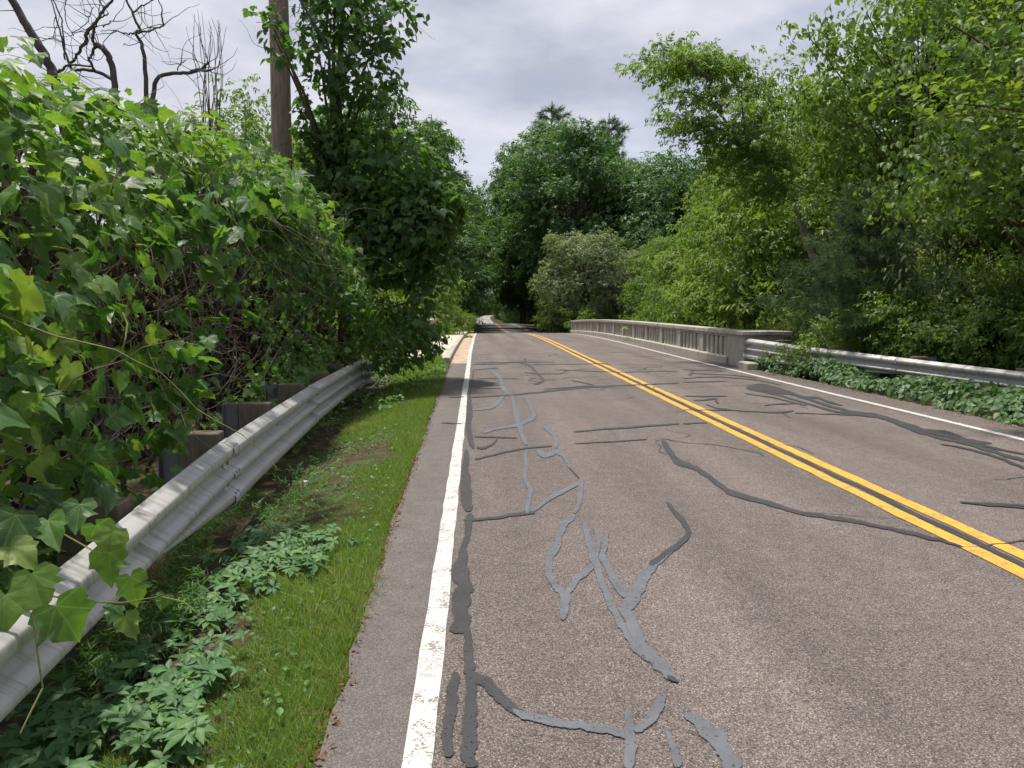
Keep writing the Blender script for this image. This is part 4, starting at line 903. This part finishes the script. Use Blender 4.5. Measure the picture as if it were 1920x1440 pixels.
# sunlit overhanging branch
def bright_branch():
    r = np.random.default_rng(14); root = empty('maple_tree', (9.9, 9.4, float(ground(9.9, 9.4)))); base = np.array(root.location)
    tag(root, 'tree reaching a bright yellow-green sunlit branch out towards the road', 'tree')
    b = MB(); tr = [(0, 0, -.1), (.05, .05, 1.5), (-.1, .1, 3), (0, .1, 5), (.1, 0, 7)]; b.tube(tr, [.13, .11, .1, .08, .03], 8)
    Ps, Ds = [], []
    for e in [at(1665, 190, 9.6), at(1720, 165, 9.4), at(1800, 150, 9.3), at(1880, 170, 9.2), at(1900, 120, 9.0), at(1780, 215, 9.5), at(1930, 60, 9.2), at(1860, 20, 9.6), at(1930, 260, 9.3), at(1900, 330, 9.4), at(1850, -30, 9.4), at(1960, 420, 9.2), at(1760, -60, 9.6)]:
        e = e-base; a = np.array([0, .1, max(e[2]-.9, 1.2)]); Q = curve(a, a*.45+e*.55+(0, 0, .45), e, 10); b.tube(Q, np.linspace(.03, .005, 10), 5, False)
        for k in range(2, 10): m = 15; Ps.append(Q[k] + r.normal(0, 1, (m, 3))*(.17, .17, .08)); Ds.append(np.tile(norm(e-a), (m, 1)))
    P = np.concatenate(Ps); D = np.concatenate(Ds); n = len(P)
    b.obj('trunk', M['bark'], root, True)
    lm = leaf_meshes(OV[:3], 'maple_leaf', leafmat('maple_leaf_single', [(.08, .15, .03), (.11, .19, .034), (.15, .23, .04), (.2, .26, .05)], .42, .5, .35, True))
    S = r.uniform(.09, .15, n); N = norm(r.normal(0, .35, (n, 3)) + (0, 0, .8)); D = norm(D*.6 + r.normal(0, .5, (n, 3)) + (0, 0, -.4))
    split_leaves(root, P, N, D, S, r.beta(2, 2, n), OV[:3], lm, M['tree_yellow'], 250, screen_rank(P, S), 'crown')
bright_branch()
# hanging pale sprays
make_tree('hang', 15, 4.6, 1.5, 1.2, 26, 60, [t_ovate(.3, .1, .2), t_ovate(.36, .15, .3)], .13, 'hanging', 'bark', .34, droop=2.5, trunk_r=.04, flat=1.3)
plant('hang', place_px(1770, 15.5), 15.5, 'pale drooping-leaved sapling beside the young pine', 'tree', None, 'sapling', .3, 1.05)
plant('hang', place_px(1560, 25), 24.5, 'pale drooping-leaved sapling behind the leaning trunk', 'tree', None, 'sapling', 2.0, 1.3)
# shrubs by the guardrail
GS = 'leafy shrubs crowding behind the guardrail'
for px, Y, s, k in [(1540, 16.9, .85, 'shrub2'), (1500, 19.8, .8, 'shrub2'), (1690, 16.2, .66, 'shrub'), (1730, 15.0, .8, 'shrub'), (1830, 14.8, .9, 'shrub'), (1920, 14.3, .95, 'shrub'), (2010, 13.6, .9, 'shrub'), (1700, 17.6, 1.0, 'shrub'), (1600, 19.4, .8, 'shrub'), (1480, 23, 1.0, 'shrub'), (1830, 16.4, 1.25, 'shrub'), (2120, 12.3, .9, 'shrub'), (1920, 15.5, 1.4, 'shrub2'), (1640, 18.8, 1.0, 'shrub2'), (1450, 25, 1.6, 'shrub2'), (1400, 28, 2.2, 'shrub'), (1350, 32, 2.4, 'shrub'), (1300, 37, 2.4, 'shrub2'), (1250, 43, 2.4, 'shrub')]:
    plant(k, place_px(px, Y)+.2, Y, ('mid green ' if k == 'shrub' else 'yellow-green ') + ('shrub crowding behind the roadside guardrail' if Y < 22 else 'bush rising behind the concrete bridge railing'), 'shrub', GS, 'shrub', rt.uniform(0, 6.3), s)
# ------------------------------------------------------------------ pines
def make_pine(key, seed, H, rb, nw, tufts, ts, z0, tm, ang=.25, power=.8, bare=.25):
    r = np.random.default_rng(seed); b = MB(); b.tube([(0, 0, 0), (.01*H, 0, H*.5), (0, .005*H, H)], [H*.015, H*.011, H*.002], 7)
    Ps, Ds = [], []
    for w_ in range(nw):
        u = (w_+r.uniform(-.3, .3))/nw; z = z0 + (H-z0)*np.clip(u, 0, 1); L_ = rb*(1-np.clip(u, 0, 1))**power + .04*rb; nb = r.integers(4, 7); a0 = r.uniform(0, 6.3)
        for k in range(nb):
            a = a0 + k*2*math.pi/nb + r.normal(0, .2); l = L_*r.uniform(.6, 1.15); e = np.array([math.cos(a)*l, math.sin(a)*l, z+l*(ang+r.normal(0, .08))])
            Q = curve((0, 0, z), (e[0]*.5, e[1]*.5, z+l*ang*.2), e, 8); b.tube(Q, np.linspace(H*.003, H*.0008, 8), 4, False)
            m = max(4, int(tufts*l/rb)); q = np.clip(r.uniform(bare, 1.03, m), 0, 1)*7; i0 = np.minimum(q.astype(int), 6); f = (q-i0)[:, None]
            p = Q[i0]*(1-f) + Q[i0+1]*f; sp = .12*l*np.array([1, 1, .3]); Ps.append(p + r.normal(0, 1, (m, 3))*sp); Ds.append(np.tile(norm(e*np.array([1, 1, 0])), (m, 1)) + r.normal(0, .35, (m, 3)) + (0, 0, .25))
    P = np.concatenate(Ps); D = np.concatenate(Ds); n = len(P)
    tme = b.mesh(key+'_trunk', True); tme.materials.append(M['bark']); cme = cloud(key+'_crown', tm, P, norm(r.normal(0, .5, (n, 3)) + (0, 0, 1)), norm(D), ts*r.uniform(.7, 1.2, n), r.beta(2, 2, n)); cme.materials.append(M['needle'])
    TREES[key] = (tme, cme)
make_pine('farpine', 5, 24, 5.2, 20, 44, .85, 5, [t_tuft(9, 1, .04), t_tuft(9, 2, .04)], .35, .62)
make_pine('youngpine', 6, 3.4, 1.55, 11, 62, .20, .7, [t_tuft(24, 3, .02), t_tuft(24, 4, .02)], .38, .75, .2)
plant('youngpine', place_px(1622, 16.6), 16.6, 'young fine-needled pine standing behind the guardrail', 'pine tree', None, 'young_pine', .5, 1.3)
for px, Y, s, lb in [(1032, 122, 1.45, 'far pine with the narrower tip above the broadleaf wood'), (1136, 126, 1.48, 'far pine with the broader tip above the broadleaf wood'), (812, 68, .80, 'tall pine with tiered branches past the sidewalk side of the bridge'), (762, 92, .95, 'slim distant pine top showing over the vine-clad tree'), (492, 52, .62, 'pine top showing beside the utility pole')]:
    plant('farpine', place_px(px, Y), Y, lb, 'pine tree', None, 'pine_tree', rt.uniform(0, 6.3), s)

# ------------------------------------------------------------------ dead branches against the sky
def dead(label, paths, Y, mat, name='dead_tree', twigs=0, seed=1):
    r = np.random.default_rng(seed); g = at(*paths[0][0][:2], Y); root = empty(name, (g[0], Y, float(ground(g[0], Y)))); tag(root, label, 'dead tree'); base = np.array(root.location)
    for j, (*pts,) in enumerate(paths):
        b = MB(); Q = [at(x, y, Y + (dy if len(q_) == 1 else 0)) - base for x, y, w_, *q_ in pts for dy in [0]]
        Q = np.array(Q); u = np.linspace(0, len(Q)-1, 5*len(Q)); Qs = np.stack([np.interp(u, np.arange(len(Q)), Q[:, k]) for k in range(3)], 1)
        for _ in range(3): Qs[1:-1] = (Qs[:-2]+2*Qs[1:-1]+Qs[2:])/4
        wv = np.interp(u, np.arange(len(Q)), [p[2] for p in pts])*Y/FPX/2*.78; Qs = Qs + np.cumsum(r.normal(0, .004, Qs.shape), 0)
        Qs[:, 1] += np.cumsum(r.normal(0, .015, len(Qs)))
        b.tube(Qs, np.maximum(wv, .003), 7)
        if mat == 'deadwood':
            for _ in range(max(1, len(pts)//2) + 2):
                i_ = r.integers(len(Qs)//3, len(Qs)); q_ = wander(Qs[i_], r.normal(0, 1, 3)*(1, .4, 1) + (0, 0, .3), 7, .07, .25, -.02, r); b.tube(q_, np.linspace(.005, .0015, len(q_)), 4, False)
        b.obj('trunk' if j == 0 else 'branch', M[mat], root, True)
    return root
dead('bare leaning dead trunk at the top of the vine thicket', [[(150, 420, 26), (125, 240, 26), (108, 160, 24), (95, 120, 20), (72, 75, 19), (45, 30, 17), (15, -30, 16)], [(105, 135, 7), (130, 120, 5), (180, 128, 4)]], 8.5, 'deadwood', 'dead_snag')
dead('gnarled dead tree with twisting bare branches above the thicket', [
 [(225, 420, 16), (222, 250, 15), (218, 150, 14), (208, 110, 14), (195, 88, 13), (180, 82, 12)],
 [(216, 150, 8), (185, 133, 8), (160, 124, 7), (130, 122, 7), (122, 110, 6), (110, 70, 4), (100, 20, 3), (92, -20, 2)],
 [(132, 122, 6), (150, 112, 6), (172, 90, 8), (176, 72, 8), (195, 52, 7), (212, 25, 6), (228, -5, 5)],
 [(176, 80, 7), (180, 50, 5), (185, 35, 4), (192, 20, 3)], [(176, 84, 7), (174, 105, 6), (182, 130, 6)],
 [(122, 112, 4), (118, 60, 3), (108, 20, 3), (96, -10, 2)],
 [(270, 330, 12), (272, 140, 10), (268, 85, 8), (255, 65, 6), (262, 60, 6), (250, 30, 5), (240, -10, 4)],
 [(258, 62, 5), (285, 60, 4), (303, 45, 4), (308, 25, 3), (295, -5, 2)], [(258, 66, 4), (230, 62, 3), (205, 55, 3)], [(250, 25, 4), (270, 8, 3), (285, -10, 2)],
 [(290, 330, 13), (286, 190, 11), (300, 140, 9), (340, 138, 8), (370, 133, 8), (385, 124, 6), (391, 120, 3)], [(370, 133, 6), (395, 137, 5), (413, 135, 2)], [(335, 132, 3), (338, 118, 2), (352, 115, 2)], [(345, 140, 3), (380, 142, 4)],
 [(195, 52, 3), (205, 44, 3), (218, 44, 2)], [(140, 70, 2), (125, 40, 2), (130, 0, 2)], [(120, 75, 2), (100, 72, 2), (86, 60, 1)], [(130, 60, 2), (160, 40, 2), (172, 10, 2)]], 9.0, 'deadwood')
tw = []; r = np.random.default_rng(4)
for i in range(15):
    x0 = r.uniform(375, 415); x1 = x0 + r.normal(0, 22); tw.append([(x0, 330, 2.6), (x0, 235, 2.2), ((x0+x1)/2 + r.normal(0, 4), 140, 1.6), (x1, r.uniform(60, 110), 1.2), (x1+r.normal(0, 6), r.uniform(18, 60), 0.8)])
dead('thin bare twiggy dead sapling rising between thicket and pole', tw, 15, 'twig', 'dead_sapling')

# ------------------------------------------------------------------ low plants
def gz(P): return ground(P[:, 0], P[:, 1])
def creeper_patch(label, spots, seed, n1, S0=.15, hmax=.12):
    r = np.random.default_rng(seed); P = []
    for x, y, rad, n in spots: P.append(np.stack([x + r.normal(0, rad*.5, n), y + r.normal(0, rad*.6, n)], 1))
    P = np.concatenate(P); k = P[:, 0] < -.66; P = P[k]; n = len(P); P = np.concatenate([P, np.zeros((n, 1))], 1); P[:, 2] = gz(P) + r.uniform(.03, hmax, n)
    N = norm(r.normal(0, .22, (n, 3)) + (.1, -.15, 1)); D = norm(r.normal(0, 1, (n, 3))*(1, 1, .1)); S = S0*r.uniform(.6, 1.2, n); var = r.beta(2, 2.5, n)
    root = empty('creeper_patch'); tag(root, label, 'creeper', 'creeper patches on the verge')
    split_leaves(root, P, N, D, S, var, CREEP, CL, M['creeper'], min(n1, n-4), screen_rank(P, S))
    b = MB()
    for i in range(0, n, 2): b.tube([(P[i, 0], P[i, 1], gz(P[i:i+1])[0]-.01), P[i]+(0.004, 0, -.004)], .0022, 4, False)
    c = b.obj('leaf_stalks', M['greenstem'], root); c['kind'] = 'stuff'
g0 = lambda px, py: ground_at(px, py)
def ground_at(px, py):
    z = -.1
    for _ in range(30): d = ray(px, py); t = (z-CAMH)/d[2]; z = .6*z + .4*float(ground(d[0]*t, d[1]*t))
    return np.array([d[0]*t, d[1]*t, z])
def spots(l): return [(*ground_at(px, py)[:2], rad, n) for px, py, rad, n in l]
creeper_patch('five-fingered creeper growing thick under the near guardrail', spots([(180, 1380, .22, 60), (300, 1400, .16, 40), (330, 1330, .16, 40), (380, 1270, .14, 30), (250, 1270, .18, 45), (120, 1430, .2, 50), (330, 1430, .1, 18), (410, 1290, .06, 8), (60, 1400, .2, 40)]), 5, 170, .125)
creeper_patch('five-fingered creeper spreading from the guardrail onto the grass with white litter', spots([(520, 1060, .25, 50), (570, 1070, .2, 36), (450, 1090, .2, 34), (480, 1030, .25, 40), (400, 1130, .18, 30), (560, 1030, .22, 30), (470, 1130, .14, 16), (360, 1180, .16, 20), (420, 1180, .1, 10)]), 6, 150, .125)
r = np.random.default_rng(71)
# weeds: fine feathery ones below the rail, broad ones before the sidewalk
def weeds(label, spots_, seed, tm, s0, hgt, mat='weed', name='weed_clump'):
    rr_ = np.random.default_rng(seed); P = []
    for x, y, rad, n in spots_: P.append(np.stack([x + rr_.normal(0, rad*.5, n), y + rr_.normal(0, rad*1.2, n), rr_.random(n)**.8*hgt], 1))
    P = np.concatenate(P); P = P[P[:, 0] < -.68]; n = len(P); P[:, 2] += gz(P)
    o = link(name, cloud(name, tm, P, norm(rr_.normal(0, .4, (n, 3)) + (.05, -.1, 1)), norm(rr_.normal(0, 1, (n, 3))*(1, 1, .3) + (0, 0, .15)), s0*rr_.uniform(.6, 1.3, n), rr_.beta(2, 2.2, n)), M[mat]); tag(o, label, 'weeds', kind='stuff')
weeds('bright low weeds filling the verge before the sidewalk', spots([(760, 690, .5, 420), (800, 680, .4, 420), (720, 700, .5, 350), (700, 730, .5, 260), (780, 730, .45, 300), (740, 660, .6, 420), (790, 655, .5, 420), (820, 665, .35, 360), (680, 760, .4, 160), (720, 770, .3, 120), (820, 700, .2, 120)]), 8, OV[:3], .075, .20)
weeds('taller dark weeds at the sidewalk end under the vines', spots([(760, 660, .5, 300), (790, 640, .5, 400), (805, 650, .25, 200), (720, 660, .6, 300), (835, 668, .10, 60)]), 9, OV[:3], .11, .45)
weeds('low clover and small herbs scattered through the verge grass', spots([(470, 1250, .5, 120), (560, 1100, .5, 160), (620, 1000, .5, 180), (650, 900, .5, 200), (690, 830, .45, 200), (640, 840, .4, 260), (580, 900, .3, 260), (620, 800, .4, 300), (560, 960, .3, 160), (660, 780, .4, 260), (720, 800, .4, 160), (500, 1330, .4, 80)]), 18, OV[:3], .036, .05)
FEATH = [t_sprig(9, .16, .38, 21, .1), t_sprig(11, .14, .34, 22, .1)]
weeds('feathery weeds growing under the guardrail beam', spots([(330, 1090, .12, 70), (370, 1050, .12, 60), (420, 985, .14, 60), (350, 1180, .14, 60), (270, 1150, .14, 60), (560, 950, .2, 40), (520, 1000, .2, 50), (590, 915, .15, 24), (260, 1230, .15, 50), (180, 1290, .2, 60), (430, 950, .2, 50)]), 10, FEATH, .15, .22)
# grass
def grass():
    rr_ = np.random.default_rng(12); n = 62000
    y = 1.0 + 18.5*rr_.random(n)**1.7; xl = np.array([edge_l(v) for v in y]) ; x = xl - rr_.random(n)**1.15*np.interp(y, [1, 4, 10, 16], [.75, .85, 1.15, 1.2]) + rr_.normal(0, .015, n)
    nf = lumps(31, 60, (-2.2, 1), (-.5, 19), .35, .8)(np.stack([x, y*.6], 1))
    d = xl - x; bare = (d > .60 + .25*nf + .12*rr_.normal(0, 1, n)) & (y < 9.5) & (y > 3.6 + .4*nf); k = ~bare & (x < -.4) & (rr_.random(n) > np.clip(-.6*nf + .02, 0, .9)); x, y, nf = x[k], y[k], nf[k]; n = len(x)
    P = np.stack([x, y, ground(x, y)-.004], 1)
    V = []; T = []
    for i in range(7):
        a = rr_.uniform(0, 6.3); V += [(math.cos(a)*.07, math.sin(a)*.07, 0), (-math.cos(a)*.07, -math.sin(a)*.07, 0), (rr_.normal(0, .75), rr_.normal(0, .75), rr_.uniform(.35, 1.1))]; T.append((3*i, 3*i+1, 3*i+2))
        for j in (0, 1): V[3*i+j] = tuple(np.array(V[3*i+j]) + np.array([V[3*i+2][0]*.35, V[3*i+2][1]*.35, 0]))
    V = np.array(V); tm = [(V, np.array(T), V[:, :2])]
    for q in range(3):
        W = V.copy(); W[2::3] += rr_.normal(0, .35, W[2::3].shape)*(1, 1, .5); tm.append((W, np.array(T), W[:, :2]))
    an_ = rr_.uniform(0, 6.3, n); S = np.clip(rr_.normal(.033, .010, n), .012, .07)*np.interp(y, [1, 12, 16], [1, 1.15, 1.6])*np.clip(1+.5*nf, .5, 1.7)
    o = link('grass', cloud('grass', tm, P, np.tile([0, 0, 1.], (n, 1)) + rr_.normal(0, .12, (n, 3)), np.stack([np.cos(an_), np.sin(an_), 0*an_], 1), S, np.clip(rr_.beta(1.6, 1.9, n) + .22*nf, 0, 1)), M['grass'])
    tag(o, 'short mown grass along the asphalt shoulder', 'grass', kind='stuff')
edge_l = lambda v: float(np.interp(v, [0, 2.5, 6, 12, 18, 20], [-.50, -.54, -.60, -.64, -.69, -.70]))
grass()
# brown litter along the edges
rr_ = np.random.default_rng(13); n = 9000
y = 1 + 19*rr_.random(n); side = rr_.random(n); xl = np.array([edge_l(v) for v in y])
x = np.where(side < .55, xl + rr_.normal(-.012, .026, n), np.where(side < .78, xl - rr_.uniform(.45, 1.6, n), rightline(y) + .55 + rr_.normal(0, .13, n)))
P = np.stack([x, y, np.where((x < xl) | (x > 6.85), ground(x, y)+.012, zr(y)+.006)], 1)
o = link('leaf_litter', cloud('leaf_litter', [t_kite(.5, .1, .3), t_kite(.3, .2, .1)], P, norm(rr_.normal(0, .45, (n, 3)) + (0, 0, 1)), norm(rr_.normal(0, 1, (n, 3))*(1, 1, .1)), rr_.uniform(.010, .034, n), rr_.random(n)), M['litter']); tag(o, 'scattered brown leaf litter along the road edges', 'leaf litter', kind='stuff')
# white litter
for px, py, s, lb in [(606, 1054, .035, 'small scrap of white litter among the creeper'), (575, 910, .05, 'flat piece of white litter on bare soil under the guardrail')]:
    p = ground_at(px, py); q = np.random.default_rng(int(px)); V = [(q.uniform(.5, 1)*math.cos(a)*s, q.uniform(.4, .8)*math.sin(a)*s, .012+abs(q.normal(0, .3))*s) for a in np.arange(7)*.9] + [(0, 0, s*.5)]
    o = MB().add(V, [(i, (i+1) % 7, 7) for i in range(7)]).obj('litter', M['paper']); o.location = p + (0, 0, .02); tag(o, lb, 'litter')
# creeper under the other guardrail
rc = np.random.default_rng(51); n = 6800
y = rc.uniform(6.5, 18.2, n); u = rc.random(n); xr = np.array([pr(v) for v in y]); x0 = np.interp(y, [6, 9.6, 12, 15, 18.3], [6.88, 6.84, 6.86, 6.82, 6.74])
x = x0 + (xr + .1 - x0)*u; lf = lumps(41, 60, (6.5, 6), (9.5, 19), .45, .12)(np.stack([x, y], 1))
hgt = (.16 + .30*np.sin(np.clip(u*1.25+.1, 0, 1)*math.pi*.75)**.8)*np.interp(y, [6, 12, 17, 18.3], [.8, .85, .9, .5]) + lf
P = np.stack([x + rc.normal(0, .03, n), y, ground(x, y) + np.maximum(.03, hgt*(1-np.abs(rc.normal(0, .25, n))))], 1)
rt2 = empty('creeper_bank'); tag(rt2, 'dark green creeper bank crowding the road edge below the guardrail', 'creeper', 'creeper banks')
N = norm(np.stack([-.55+.9*u, -.25+0*u, .75+0*u], 1) + rc.normal(0, .32, (n, 3))); D = norm(np.stack([-.6+0*u, -.2+0*u, -.5+0*u], 1) + rc.normal(0, .5, (n, 3))); S = rc.uniform(.08, .15, n)
DKC = [(.040, .090, .028), (.052, .115, .032), (.070, .145, .036), (.10, .18, .045)]
M['bank'] = leafmat('bank_leaf', DKC, .28, .5, .4); M['bank1'] = leafmat('bank_leaf_single', DKC, .28, .5, .4, True)
split_leaves(rt2, P, N, D, S, rc.beta(2, 2.4, n), OV[:3], leaf_meshes(OV[:3], 'bank_leaf', M['bank1']), M['bank'], 290, screen_rank(P, S) - .002*hgt)
